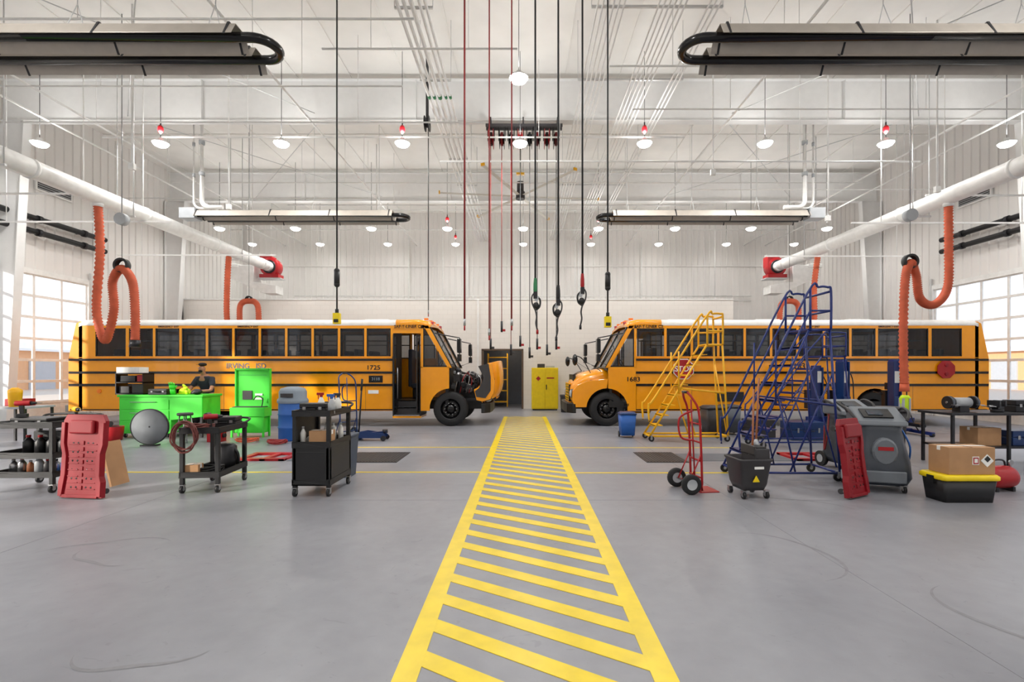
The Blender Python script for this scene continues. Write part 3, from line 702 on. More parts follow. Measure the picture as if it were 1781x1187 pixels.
b=MB();b.lathe([(0,0),(.12,.0),(.14,.1),(.14,.3),(.1,.34),(0,.35)],'dark').tube(smooth([(.1,0,.3),(.17,0,.2),(.15,.05,.05)],5),.02,'black');b.obj('parts_canister',label='dark metal canister on cart shelf',cat='canister',loc=(c2x+.04,6.93,.222))
c3x=X(541,6.15);
cart('tall black cart with closed lower cabinet',(c3x,6.52,0),0,.49,.75,1.12,shelves=(.14,.62),panel=(.16,.62))
cardbox('small cardboard carton on middle cart shelf',(c3x+.08,6.3,.642),.26,.2,.19,0)
b=MB()
for i in range(5):b.box((0,0,.012+i*.016),(.2,.26,.014),'paper',rot=(0,0,.1*i-.2))
b.obj('paper_stack',label='stack of white shop towels on cart shelf',cat='paper',loc=(c3x-.1,6.57,.642))
for i in range(4):bottle('white plastic bottle on middle cart shelf',(c3x-.16+i*.1,6.28 if i<1 else 6.78,.642),'paper','lgrey',.035,.24)
toolcase('black plastic tool caddy on cart top',(c3x-.03,6.35,1.042),.34,.2,.14,'black')
spray('clear spray bottle with blue trigger on cart',(c3x+.2,6.3,1.042),'lgrey','blued')
spray('white spray bottle with red trigger on cart',(c3x-.1,6.7,1.042),'paper','redm')
spray('white spray bottle on cart top',(c3x+.17,6.6,1.042),'paper','dgrey')
bottle('white bottle with orange cap on cart',(c3x+.05,6.78,1.042),'paper','orange',.045,.22)
T=thing('waste_bin','slim slate waste bin standing behind black cart','bin',(c3x+.0,7.4,0))
MB().loft([rrect(.09,.16,0,.03),rrect(.12,.2,.6,.03)],'slate',True,False).obj('body',T);MB().loft([rrect(.125,.21,.6,.03),rrect(.125,.21,.64,.03)],'slate').obj('lid',T)
# ---------------- green workbench area
gx0,gx1=X(207,11.6),X(352,11.6);gy=11.6
T=thing('green_workbench','bright lime green steel bench cabinet with sloped sides','workbench',((gx0+gx1)/2,gy+.35,0))
W=(gx1-gx0)/2
b=MB();b.prism([(-W,.1),(-W+1.25,.1),(-W+1.25,.42),(W,.5),(W,1.0),(-W,1.0)],'y',-.35,.35,'green');b.obj('body',T,bevel=.015)
b=MB();b.bx(-W-.03,W+.03,-.38,.38,.98,1.03,'green');b.obj('worktop',T,bevel=.01)
for k in range(3):
    b=MB();b.bx(-W+.05,-W+1.2,-.365,-.352,.16+k*.26,.39+k*.26,'green');dr=b.obj('drawer',T,bevel=.004)
    MB().tube([(-W+.3,-.365,.34+k*.26),(-W+.3,-.4,.34+k*.26),(-W+.9,-.4,.34+k*.26),(-W+.9,-.365,.34+k*.26)],.008,'steel').obj('handle',dr)
for x in(-W+.1,-W+1.15):
    for y in(-.28,.28):caster(T,x,y,.048)
for yy in(-.33,.28):MB().bx(W-.07,W-.02,yy,yy+.05,0,.51,'dark').obj('leg',T)
fx=X(257,10.3)
T=thing('drum_fan','round dull grey disc with thin black rim','fan',(fx,10.35,.0),.1)
b=MB();b.lathe([(.372,-.015),(.385,-.015),(.385,.025),(.372,.025),(.372,-.015)],'black',c=(0,0,.41),axis=(0,1,0),n=40);b.obj('rim',T)
b=MB();b.lathe([(0,-.012),(.372,-.008),(.372,.02),(0,.02)],'disc',c=(0,0,.41),axis=(0,1,0),n=40);b.lathe([(0,-.02),(.015,-.018),(.018,-.01)],'dgrey',c=(0,0,.41),axis=(0,1,0));b.obj('disc',T)
b=MB();b.bx(-.16,.16,-.06,.1,0,.03,'black');b.obj('foot',T)
T=thing('tool_shelf','black open shelf unit with white box on top','shelf',(X(232,11.9),11.95,1.03))
b=MB()
for z in(0,.28,.5):b.bx(-.34,.34,-.18,.18,z,z+.025,'black')
for x in(-.34,.32):b.bx(x,x+.02,-.18,.18,0,.52,'black')
b.obj('frame',T)
for (x0,x1,z0,z1,m_) in((-.3,-.05,.03,.2,'dgrey'),(.02,.28,.03,.24,'dgrey'),(-.28,.1,.31,.46,'black'),(.14,.3,.31,.48,'redm')):
    MB().bx(x0,x1,-.12,.1,z0,z1,m_).obj('drawer',T,bevel=.01)
cardbox('white carton on top of black shelf',(X(228,11.9),11.95,1.557),.56,.3,.14,0,'paper')
toolcase('black equipment case on green bench',(X(283,11.8),11.8,1.03),.45,.35,.14,'black')
def glove(label,loc,mt,rz,sc_=1.0):
    b=MB()
    b.loft([[(x*sc_,y*sc_,z*sc_) for x,y,z in rrect(.05,.028,zz,.02)] for zz in(0,.06,.12)],mt)
    b.loft([[(x*sc_,y*sc_,z*sc_) for x,y,z in rrect(w_,.03,zz,.025)] for w_,zz in((.05,.12),(.06,.17),(.055,.21))],mt)
    for i,l in enumerate((.07,.085,.08,.06)):b.cyl(((-.042+i*.028)*sc_,0,.2*sc_),((-.048+i*.032)*sc_,-.02*sc_,(.2+l)*sc_),.014*sc_,mt,r1=.011*sc_,n=8)
    b.cyl((.05*sc_,0,.14*sc_),(.095*sc_,-.015*sc_,.2*sc_),.016*sc_,mt,r1=.012*sc_,n=8)
    return b.obj('work_glove',label=label,cat='glove',loc=loc,rot=(.3,0,rz))
glove('bright green work glove on bench',(X(300,11.7),11.72,1.045),'green',.3,1.1)
glove('bright yellow-green work glove on bench',(X(326,11.7),11.7,1.045),'hiviz',-.4,.9)
b=MB();b.sph((0,0,.08),(.13,.14,.11),'hiviz').loft([rrect(.15,.17,.04,.14),rrect(.15,.17,.055,.14)],'hiviz');b.obj('hard_hat',label='high-visibility yellow hard hat on bench',cat='helmet',loc=(X(318,11.95),12.02,1.0))
b=MB();b.sph((0,0,.07),(.12,.1,.07),'black').tube(smooth([(-.08,-.08,.04),(0,-.12,.05),(.09,-.08,.06)]),.03,'black');b.obj('tool_bag',label='slouched black tool bag on bench',cat='bag',loc=(X(342,11.7),11.72,1.03))
T=thing('shop_stool','round black shop stool with steel legs','stool',(X(322,10.9),10.9,0))
MB().lathe([(0,.6),(.15,.6),(.16,.63),(.15,.66),(0,.665)],'dgrey').obj('seat',T)
for i in range(4):
    a=pi/4+i*pi/2;MB().cyl((.1*math.cos(a),.1*math.sin(a),.6),(.2*math.cos(a),.2*math.sin(a),0),.013,'steel',n=8).obj('leg',T)
MB().tube([(.155*math.cos(2*pi*i/24),.155*math.sin(2*pi*i/24),.28) for i in range(24)],.01,'steel',closed=True).obj('foot_ring',T)
b=MB();b.bx(-.15,.15,-.12,.12,0,.28,'redm').tube(smooth([(-.1,0,.28),(-.08,0,.42),(.08,0,.42),(.1,0,.28)],5),.012,'dark').cyl((.15,0,.14),(.2,0,.14),.05,'dark');b.obj('air_compressor',label='small red shop compressor on floor under bench',cat='compressor',loc=(X(372,10.9),11.0,0),bevel=.01)
W=.42
T=thing('parts_washer','lime green parts washer with tall upright panel','parts washer',(-6.66,11.7,0))
b=MB();b.bx(-W,W,-.05,.3,.5,.72,'green').bx(-W+.04,W-.04,-.02,.26,.72,.74,'dgrey');b.obj('basin',T,bevel=.01)
b=MB();b.bx(-W,W,.22,.27,.72,1.64,'green').bx(-W-.01,-W+.03,.18,.28,.7,1.66,'green').bx(W-.03,W+.01,.18,.28,.7,1.66,'green').bx(-W,W,.18,.28,1.62,1.67,'green');b.obj('lid',T,bevel=.006)
b=MB();b.bx(-.25,-.02,.2,.225,.9,1.12,'dgrey').bx(.06,.24,.2,.225,1.0,1.05,'paper').bx(.06,.24,.2,.225,.9,.95,'paper').bx(-.34,.34,.21,.225,1.5,1.506,'green2').obj('label_plate',T)
b=MB();b.bx(-W+.06,W-.06,.0,.26,.1,.5,'green');b.obj('tank',T,bevel=.015)
for x in(-W+.04,W-.04):
    for y in(-.02,.26):MB().bx(x-.02,x+.02,y-.02,y+.02,0,.5,'green').obj('leg',T)
b=MB();b.tube(smooth([(.28,.1,.74),(.3,.1,.92),(.2,.05,1.0),(.12,.02,.9)]),.012,'black');b.obj('flexible_spout',T)
coil('red rubber hose coiled on floor by washer',(X(482,10.6),10.6,.0),.18,'redhose',4,.016)
coil('orange extension cord coiled on floor',(X(425,10.8),10.9,.0),.22,'orange',3,.012)
T=thing('blue_drum','blue plastic drum with pale grey domed lid','drum',(X(506,11.2),11.3,0))
b=MB();b.lathe([(0,0),(.3,0),(.31,.03),(.31,.28),(.325,.3),(.31,.32),(.31,.58),(.325,.6),(.31,.62),(.31,.86),(.3,.89)],'blued',n=32);b.obj('body',T)
b=MB();b.lathe([(.33,.86),(.34,.9),(.33,.94),(.3,.98),(.3,1.12),(.26,1.2),(.12,1.24),(0,1.24)],'lid',n=32).bx(-.14,.14,-.315,-.29,1.0,1.09,'dgrey');b.obj('lid',T)
b=MB();b.lathe([(0,0),(.14,0),(.17,.25),(.175,.32)],'redm');b.lathe([(.165,.31),(.0,.26)],'dark');b.obj('bucket',label='red metal bucket standing by green bench',cat='bucket',loc=(X(200,11.2),11.2,0))
jx=X(645,11.2)
T=thing('floor_jack','low blue trolley jack with long upright handle','jack',(jx,11.2,0))
b=MB()
for s in(-1,1):b.prism([(-.33,.06),(.33,.06),(.38,.12),(.3,.17),(-.1,.22),(-.33,.18)],'y',s*.12,s*.1,'navy')
b.bx(-.3,-.1,-.1,.1,.08,.18,'navy');b.obj('frame',T,bevel=.005)
b=MB();b.box((.12,0,.17),(.5,.1,.05),'navy',rot=(0,-.1,0)).cyl((.33,0,.17),(.33,0,.25),.06,'dark');b.obj('lifting_arm',T)
b=MB();b.cyl((-.28,0,.15),(-.2,0,1.4),.018,'dark').cyl((-.22,0,1.15),(-.2,0,1.42),.024,'black');b.obj('handle',T)
for x in(-.3,.33):
    for s in(-1,1):MB().cyl((x,s*.13,.06),(x,s*.17,.06),.06,'dark').obj('wheel',T)
def handtruck(label,mt,loc,rz,h=1.3,w=.42):
    T=thing('hand_truck',label,'hand truck',loc,rz)
    b=MB()
    for s in(-1,1):b.tube(smooth([(0.02,s*w/2,.03),(0,s*w/2,h*.5),(-.03,s*w/2,h-.25),(-.1,s*w/2*.8,h-.08),(-.14,s*.06,h)],5),.016,mt)
    b.cyl((-.14,-.07,h),(-.14,.07,h),.018,'black')
    for z in(.2,.42,.66,.9):b.cyl((0,-w/2,z),(0,w/2,z),.012,mt)
    b.cyl((0,0,.1),(-.06,0,h-.1),.01,mt)
    b.tube(smooth([(-.03,0,h-.25),(-.22,0,h-.35),(-.2,0,h-.6),(-.02,0,h-.65)],5),.014,mt)
    for s in(-1,1):b.tube([(0,s*w/2,.5),(-.16,s*w/2,.14),(0,s*w/2,.08)],.012,mt)
    b.obj('frame',T)
    MB().bx(0,.26,-w/2,w/2,.0,.012,mt).bx(-.005,.01,-w/2,w/2,0,.14,mt).obj('toe_plate',T)
    MB().cyl((-.16,-w/2-.05,.13),(-.16,w/2+.05,.13),.01,'steel').obj('axle',T)
    for s in(-1,1):
        b=MB();y=s*(w/2+.06);b.lathe([(.07,-.03),(.11,-.035),(.13,-.02),(.13,.02),(.11,.035),(.07,.03)],'rubber',c=(-.16,y,.13),axis=(0,1,0)).lathe([(0,-.02),(.04,-.02),(.075,-.03)],'lgrey',c=(-.16,y,.13),axis=(0,1,0)).lathe([(0,.02),(.04,.02),(.075,.03)],'lgrey',c=(-.16,y,.13),axis=(0,1,0));b.obj('wheel',T)
    return T
handtruck('red steel hand truck standing upright on floor','redm',(X(1216,6.35),6.5,0),.12,1.32,.32)
handtruck('blue hand truck standing by the drum','navy',(X(603,11.2),11.3,0),-.6,1.55,.45)
for s,xs,xr in((-1,(X(608,9),X(703,9)),(X(430,9),X(512,9))),(1,(X(1112,9),X(1182,9)),(X(1366,9),X(1448,9)))):
    b=MB();b.bx(xs[0],xs[1],8.45,9.5,.0,.01,'dark')
    xx=xs[0]+.03
    while xx<xs[1]-.03:b.bx(xx,xx+.02,8.5,9.45,.01,.016,'dgrey');xx+=.055
    b.obj('drain_grate',label='dark steel floor grate over service pit',cat='grate')
    b=MB()
    for y in(8.6,9.2):b.bx(xr[0],xr[1],y,y+.12,0,.04,'redm')
    for x in(xr[0],xr[1]-.1,(xr[0]+xr[1])/2):b.bx(x,x+.1,8.6,9.3,0,.035,'redm')
    b.obj('lift_frame',label='low red steel in-ground lift frame on floor',cat='lift')
    b=MB();b.bx(*((xs[1]+.03,xr[0]-.05) if s>0 else (xr[1]+.05,xs[0]-.05)),8.6,9.35,0,.006,'grey')
    b.obj('floor_plate',label='flat grey steel cover plate on floor',cat='floor plate')
tx=X(10,10.5)
T=thing('steel_table','grey steel work table at the wall','table',(tx,10.8,0))
MB().bx(-.45,.45,-.35,.35,.78,.82,'lgrey').obj('table_top',T)
for x in(-.42,.42):
    for y in(-.3,.3):MB().bx(x-.02,x+.02,y-.02,y+.02,0,.78,'dark').obj('leg',T)
b=MB();b.lathe([(0,0),(.1,0),(.12,.3),(.12,.36),(.05,.42),(0,.42)],'lad');b.obj('fluid_jug',label='yellow plastic fluid jug on steel table',cat='jug',loc=(tx+.1,10.6,.82))
b=MB();b.bx(-.2,.2,-.15,.15,0,.16,'redm');b.obj('tool_tray',label='red metal tool tray on steel table',cat='tray',loc=(tx-.15,10.95,.82),bevel=.01)
# yellow cabinet
T=thing('flammables_cabinet','bright yellow two-door safety storage cabinet','cabinet',(X(948,19.6),19.9,0))
W=.54;MB().bx(-W,W,-.23,.23,.06,1.74,'yel').bx(-W+.04,W-.04,-.2,.2,0,.06,'dgrey').obj('body',T,bevel=.01)
for s in(-1,1):
    MB().bx(s*.01,s*(W-.02),-.25,-.23,.1,1.7,'yel').obj('door',T,bevel=.005)
MB().bx(.04,.07,-.28,-.25,.85,1.05,'blackg').obj('handle',T)
MB().box((-.27,-.256,1.3),(.14,.006,.14),'redm',rot=(0,pi/4,0)).box((.22,-.256,1.32),(.3,.006,.05),'redm').obj('warning_label',T)
for x0,x1,z1,m_ in((-.3,0,.16,'dgrey'),(.05,.4,.08,'lgrey')):MB().bx(x0,x1,-.1,.1,0,z1,m_).obj('parts_bin',label='small grey bin on top of yellow cabinet',cat='bin',loc=(X(948,19.6),19.9,1.74),bevel=.01)
b=MB();b.lathe([(0,0),(.22,0),(.25,.6),(.26,.62),(.26,.68),(0,.7)],'dgrey');b.obj('trash_can',label='dark grey trash can beside yellow cabinet',cat='trash can',loc=(X(985,19),18.9,0))
# ---------------- right side objects
def bin_(label,loc,mt,w,d,h,lid='dgrey'):
    T=thing('wheeled_bin',label,'bin',loc)
    MB().loft([rrect(w*.42,d*.42,.06,.04),rrect(w*.5,d*.5,h*.9,.04)],mt,True,True).obj('body',T)
    MB().loft([rrect(w*.53,d*.53,h*.9,.05),rrect(w*.53,d*.53,h*.94,.05),rrect(w*.4,d*.42,h,.05)],lid,True,True).obj('lid',T)
    for s in(-1,1):MB().cyl((s*w*.4,d*.35,.07),(s*w*.47,d*.35,.07),.07,'black').obj('wheel',T)
    return T
bin_('blue lidded recycling bin with wheels on floor',(X(1092,11.6),11.7,0),'blued',.38,.38,.62,'navy')
bin_('dark green-grey trash can beside ladder',(X(1252,11.6),12.0,0),'dgrey',.5,.5,.75)
bin_('grey lidded waste can near bus',(X(1283,11.8),12.3,0),'grey',.45,.45,.75)
bin_('dark grey waste can beside column lift',(6.72,8.9,0),'dgrey',.42,.42,.95)
# mop bucket
T=thing('mop_bucket','dark grey mop bucket with wringer on casters','mop bucket',(X(1302,6.2),6.22,0),.1)
b=MB();b.loft([rrect(.14,.15,.1,.04),rrect(.17,.18,.18,.05),rrect(.205,.21,.46,.05),rrect(.22,.225,.48,.05),rrect(.22,.225,.5,.05),rrect(.2,.205,.5,.05),rrect(.17,.18,.2,.05)],'dgrey',True,True);b.obj('tub',T)
b=MB();b.bx(.0,.2,-.16,.16,.44,.62,'dgrey').bx(-.01,.01,-.16,.16,.54,.66,'dgrey').bx(.05,.18,-.12,.12,.6,.64,'black');b.obj('wringer',T,bevel=.015)
b=MB();b.cyl((.2,.16,.54),(.25,.18,.72),.016,'dgrey').cyl((.25,.18,.72),(.25,.06,.74),.018,'black');b.obj('wringer_lever',T)
b=MB();b.prism([(-.06,.22),(.03,.22),(-.015,.3)],'y',-.216,-.206,'yel').prism([(-.04,.38),(.08,.38),(.08,.41),(-.04,.41)],'y',-.224,-.214,'paper');b.obj('caution_sticker',T)
for x in(-.15,.15):
    for y in(-.16,.16):caster(T,x,y,.045)
def mop(label,p0,p1):
    T=thing('mop',label,'mop',p0);d=Vector(p1)-Vector(p0)
    MB().cyl((0,0,0),tuple(d),.013,'brown',n=8).obj('handle',T)
    MB().cyl((0,0,0),tuple(d*.09),.05,'lgrey',r1=.02,n=10).obj('mop_head',T)
mop('wooden-handled mop standing in bucket',(X(1302,6.3),6.2,.52),(X(1330,6.3),6.6,1.35))
mop('second wooden-handled mop in bucket',(X(1316,6.3),6.32,.62),(X(1349,6.3),6.75,1.5))
def column(label,loc,rz,h=1.9):
    T=thing('mobile_column_lift',label,'vehicle lift',loc,rz)
    MB().bx(-.08,.08,-.02,.18,.1,h,'blue').bx(-.1,-.075,-.08,.18,.1,h-.05,'navy').bx(.075,.1,-.08,.18,.1,h-.05,'navy').obj('mast',T,bevel=.01)
    MB().bx(-.1,.1,-.1,.0,.35,.95,'navy').bx(-.35,-.2,-.55,-.02,.22,.3,'dark').bx(.2,.35,-.55,-.02,.22,.3,'dark').bx(-.38,.38,-.1,-.03,.22,.42,'blue').obj('carriage',T,bevel=.008)
    MB().bx(-.4,.4,.0,.7,.06,.14,'blue').bx(-.45,-.36,-.7,.1,.04,.12,'blue').bx(.36,.45,-.7,.1,.04,.12,'blue').obj('base',T,bevel=.01)
    MB().bx(-.14,.14,.2,.36,.6,1.1,'dark').bx(-.1,.1,.2,.3,1.12,1.3,'dark').obj('control_box',T,bevel=.01)
    MB().bx(-.07,.07,-.035,-.025,1.3,1.6,'paper').obj('decal',T)
    MB().tube([(-.14,.3,1.0),(-.14,.7,1.05),(.14,.7,1.05),(.14,.3,1.0)],.018,'dark').obj('tow_handle',T)
    MB().tube(smooth([(.1,.1,h-.1),(.25,.0,h-.5),(.2,-.1,.8),(.3,-.2,.3),(.35,-.3,.1)],5),.014,'black').obj('cable',T)
    for x in(-.41,.41):MB().cyl((x-.03,-.65,.06),(x+.03,-.65,.06),.06,'black').obj('wheel',T)
    for x in(-.3,.3):MB().cyl((x-.04,.65,.1),(x+.04,.65,.1),.1,'black').obj('wheel',T)
column('blue mobile column lift parked against bus',(X(1464,12.6),12.5,0),.2)
column('blue mobile column lift parked beside bus wheel',(X(1548,12.6),12.4,0),-.1)
column('blue mobile column lift between ladders and bus',(X(1415,12.9),12.7,0),.1,1.75)
toolcase('blue pump unit on floor below lifts',(X(1400,11.3),11.4,0),.8,.5,.42,'navy',0,'pump_unit')
toolcase('dark power unit on floor beside ladders',(X(1330,11.3),11.6,0),.6,.45,.45,'dgrey',0,'pump_unit')
b=MB();b.loft([[(x,y*.5,z) for x,y,z in rrect(w_,.12,zz,.1)] for w_,zz in((.12,.0),(.1,.3),(.13,.45),(.07,.52))],'hiviz').bx(-.1,-.06,-.07,.07,.1,.45,'lgrey').bx(.05,.09,-.07,.07,.1,.45,'lgrey');b.obj('safety_vest',label='yellow-green safety vest hung over lift handle',cat='vest',loc=(X(1574,11.6),11.6,.5))
def ac_machine(label,loc,rz,s=1.0):
    T=thing('service_machine',label,'machine',loc,rz)
    b=MB();R=[]
    for z,hw,y0,y1 in((.1,.3,-.28,.26),(.2,.34,-.32,.28),(.42,.33,-.3,.28),(.66,.29,-.24,.27),(.84,.27,-.19,.26),(.95,.29,-.2,.26)):
        R.append(rrect(hw*s,(y1-y0)/2*s,z*s,.13*s,0,(y0+y1)/2*s))
    b.loft(R,'mgrey',True,True);b.obj('body',T)
    b=MB();b.prism([(-.23*s,.9*s),(.26*s,.9*s),(.26*s,1.12*s),(.18*s,1.15*s),(-.2*s,.97*s)],'x',-.31*s,.31*s,'mlight');b.obj('console',T,bevel=.05,seg=4)
    b=MB();b.box((-.02,-.02*s,1.065*s),(.36*s,.24*s,.02),'blackg',rot=(.44,0,0)).box((-.04,-.025*s,1.075*s),(.18*s,.13*s,.014),'screen',rot=(.44,0,0));b.obj('screen',T)
    b=MB();oc=[(.15*s*math.cos(t),.56*s+.19*s*math.sin(t)) for t in[2*pi*i/20 for i in range(20)]]
    b.loft([[(x,-.2*s,z) for x,z in oc],[(x,-.29*s,z) for x,z in oc],[(x*.85,-.31*s,.56*s+(z-.56*s)*.85) for x,z in oc]],'mlight',True,False)
    b.bx(-.09*s,.09*s,-.318*s,-.3*s,.58*s,.63*s,'redm');b.obj('front_badge',T)
    b=MB();b.bx(-.24*s,.24*s,-.335*s,-.3*s,.14*s,.3*s,'mlight');b.obj('lower_panel',T,bevel=.015)
    for sx in(-1,1):
        b=MB();b.tube(smooth([(sx*.3*s,-.16*s,.98*s),(sx*.355*s,-.08*s,1.08*s),(sx*.355*s,.12*s,1.14*s),(sx*.3*s,.2*s,1.06*s)],5),.02*s,'dgrey');b.obj('handle',T)
        b=MB();b.tube(smooth([(sx*.3*s,.1*s,.9*s),(sx*.4*s,.0,.6*s),(sx*.38*s,.1,.3*s),(sx*.3*s,.2,.7*s)],6),.012,'redhose' if sx<0 else 'blued');b.obj('service_hose',T)
        b=MB();b.cyl((sx*.3*s,.24*s,.13*s),(sx*.36*s,.24*s,.13*s),.13*s,'black').cyl((sx*.36*s,.24*s,.13*s),(sx*.365*s,.24*s,.13*s),.07*s,'lgrey');b.obj('wheel',T)
        caster(T,sx*.24*s,-.24*s,.045)
    return T
ac_machine('grey wheeled air conditioning service machine with slanted console',(4.84,6.62,0),-.3,.96)
ac_machine('dark grey wheeled service machine behind the creeper',(X(1500,7.7),8.0,0),.1,.98)
# tote
T=thing('storage_tote','black storage tote with yellow lid on floor','storage box',(5.42,6.02,0))
MB().loft([rrect(.3,.15,.0,.03),rrect(.33,.18,.28,.04)],'black',True,True).obj('body',T)
MB().loft([rrect(.34,.19,.27,.04),rrect(.35,.2,.28,.04),rrect(.35,.2,.32,.04),rrect(.33,.18,.34,.04)],'yel',True,True).obj('lid',T)
for s in(-1,1):MB().bx(s*.33,s*.36,-.05,.05,.22,.31,'black').obj('latch',T)
T=cardbox('brown cardboard carton with shipping labels on tote',(5.45,6.02,.342),.56,.3,.33,.0)
MB().bx(.0,.08,-.156,-.151,.12,.22,'paper').bx(.008,.072,-.158,-.153,.13,.21,'redm').bx(.02,.06,-.16,-.155,.145,.195,'paper').box((.18,-.153,.17),(.11,.006,.11),'paper',rot=(0,pi/4,0)).box((.18,-.156,.19),(.055,.006,.055),'black',rot=(0,pi/4,0)).obj('shipping_label',T)
T=thing('air_tank','small red portable air tank on floor','air tank',(X(1755,6.35),6.5,0),.15)
b=MB();b.lathe([(0,-.24),(.08,-.23),(.14,-.17),(.15,-.12),(.15,.12),(.14,.17),(.08,.23),(0,.24)],'redm',c=(0,0,.18),axis=(1,0,0));b.obj('tank',T)
for x0 in(-.15,.11):MB().bx(x0,x0+.04,-.1,.1,0,.06,'dark').obj('foot',T)
MB().tube(smooth([(-.12,0,.32),(-.08,0,.4),(.08,0,.4),(.12,0,.32)],5),.012,'dark').obj('handle',T)
MB().cyl((.18,0,.3),(.18,-.02,.38),.012,'steel').cyl((.18,-.03,.37),(.18,-.01,.37),.035,'steel').obj('gauge',T)
bx0,by=X(1660,8.0),8.4
T=thing('steel_workbench','long steel workbench with tube legs','workbench',(bx0,by,0))
MB().bx(0,2.0,-.35,.35,.86,.9,'dark').obj('worktop',T,bevel=.005)
MB().bx(.05,1.95,-.3,.3,.3,.33,'dark').obj('shelf',T)
for x in(.06,1.0,1.92):
    for y in(-.3,.3):MB().bx(x-.02,x+.02,y-.02,y+.02,0,.86,'dark').obj('leg',T)
T=thing('bench_grinder','grey bench grinder mounted on steel workbench','bench grinder',(bx0+.42,by-.05,.9))
MB().cyl((-.14,0,.16),(.14,0,.16),.085,'lgrey').bx(-.08,.08,-.08,.08,0,.1,'dark').obj('motor',T)
for s in(-1,1):
    MB().cyl((s*.18,0,.16),(s*.24,0,.16),.11,'dark').obj('wheel_guard',T)
    MB().cyl((s*.16,0,.16),(s*.25,0,.16),.02,'steel').cyl((s*.2,-.02,.16),(s*.225,-.02,.16),.1,'grey').obj('grinding_wheel',T)
    MB().bx(s*.17,s*.25,-.18,-.1,.12,.13,'steel').obj('tool_rest',T)
T=thing('bench_vise','dark steel bench vise bolted to workbench','vise',(bx0+1.0,by-.1,.9),.3)
MB().cyl((0,0,0),(0,0,.05),.09,'dark').bx(-.06,.1,-.05,.05,.05,.14,'dark').bx(.05,.09,-.09,.09,.1,.2,'dark').obj('body',T,bevel=.006)
MB().bx(-.1,-.06,-.09,.09,.08,.2,'dark').cyl((-.22,0,.1),(0,0,.1),.02,'steel').cyl((-.21,-.1,.1),(-.21,.1,.1),.008,'steel').obj('jaw',T)
toolcase('dark tool box standing on steel workbench',(bx0+1.5,by,.9),.4,.25,.2,'dark')
cardbox('cardboard carton under steel workbench',(bx0+.8,by,.33),.4,.35,.3)
toolcase('blue metal tool box on bench shelf',(bx0+1.45,by,.33),.5,.35,.25,'navy')
# ---------------- heaters
def heater(label,xs,x1,yc,z):
    s=1 if x1>xs else -1
    T=thing('radiant_tube_heater',label,'heater',(xs,yc,z))
    L=abs(x1-xs);o=.235
    pts=[(s*L,-o,0),(s*.55,-o,0)]+[(s*(.3-.26*math.sin(t)),-o*math.cos(t),0) for t in[pi*i/12 for i in range(13)]]+[(s*.55,o,0),(s*L,o,0)]
    MB().tube([(a,b_,c_-.02) for a,b_,c_ in pts],.062,'blackg',n=14).obj('burner_tube',T)
    for y in(-o,o):
        b=MB();pr=[(y-.21,-.1),(y-.11,.08),(y+.11,.08),(y+.21,-.1)];q=[(u,v+.008) for u,v in pr]
        b.prism(pr+q[::-1],'x',s*.42,s*L,'taupe')
        b.obj('reflector',T)
        for x in(.5,2.2,3.9,L-.05):
            MB().prism([(y-.22,-.11),(y-.21,-.11),(y-.105,.095),(y+.105,.095),(y+.21,-.11),(y+.22,-.11),(y+.11,.115),(y-.11,.115)],'x',s*x,s*(x+.03),'dark').obj('bracket',T)
    for x in(.9,2.8,4.7):
        b=MB()
        for y in(-.2,.2):b.cyl((s*x,y,.08),(s*x,0,.6),.006,'track',n=6)
        b.cyl((s*x,0,.6),(s*x,0,CH-z-.0),.007,'track',n=6)
        b.obj('hanger_chain',T)
    MB().bx(s*L,s*(L+.45),-.38,-.02,-.14,.16,'lgrey').obj('burner_box',T,bevel=.01)
for yc,z in((6.65,6.05),(14.2,6.13)):
    heater('black U-shaped radiant tube heater with metal reflectors',-3.33,-9.4,yc,z)
    heater('black U-shaped radiant tube heater with metal reflectors',2.15,8.2,yc,z)
# ---------------- lamps
def lamp0(loc,reel,pw,up):
    T=thing('high_bay_light','round white high bay lamp hanging from ceiling','lamp',loc,group='high bay lamps')
    MB().lathe([(0,.16),(.05,.15),(.06,.1),(.15,.06),(.19,.03),(.19,.01)],'white',n=24).obj('housing',T)
    MB().lathe([(0,-.085),(.09,-.075),(.15,-.045),(.18,0),(.185,.03)],'lens',n=24).obj('lamp_lens',T)
    MB().cyl((0,0,.16),(0,0,CH-loc[2]-.01),.007,'cord',n=6).obj('suspension_cord',T)
    if reel:
        MB().sph((0,0,.38),(.07,.07,.11),'redm').cyl((0,0,.26),(0,0,.56),.018,'dark').obj('safety_hook',T,label='red safety hook')
    for nm,en,zz,rx in(('lamp_light',pw,-.1,0),('ceiling_fill_light',up,.24,pi)):  # upward disk is an added fill that brightens the ceiling, not part of the fixture
        la=bpy.data.lights.new(nm,'AREA');la.shape='DISK';la.size=.4;la.energy=en;la.color=(1,.985,.96)
        lo=bpy.data.objects.new(nm,la);COL.objects.link(lo);lo.parent=T;lo.location=(0,0,zz);lo.rotation_euler=(rx,0,0)
    return T
L1=lamp0((-.08,12.6,7.53),False,78,21);L2=lamp0((3.16,12.6,7.53),True,78,21)
for i in(-4,-3,-2,-1,2,3,4):
    clone(L2 if i in(-3,-1,3) else L1,(i*3.15,12.6,7.53))
clone(L1,(-.09,9.8,7.53))
A1=lamp0((0,19.3,7.29),False,48,14);A2=lamp0((3.0,19.3,7.29),True,48,14)
for i in(-4,-3,-2,-1,2,3,4):clone(A2 if i==-1 else A1,(i*3.03,19.3,7.29))
B1=lamp0((0,24.0,7.9),False,9,5);B2=lamp0((3.36,24.0,7.9),True,9,5)
for i in(-4,-3,-2,-1,2,3,4):clone(B2 if i==-1 else B1,(i*3.36,24.0,7.9))
for y in(4.5,-1.5,-6.5):
    for i in(-4,-2,0,2,4):clone(L1,(i*3.4,y,7.53))
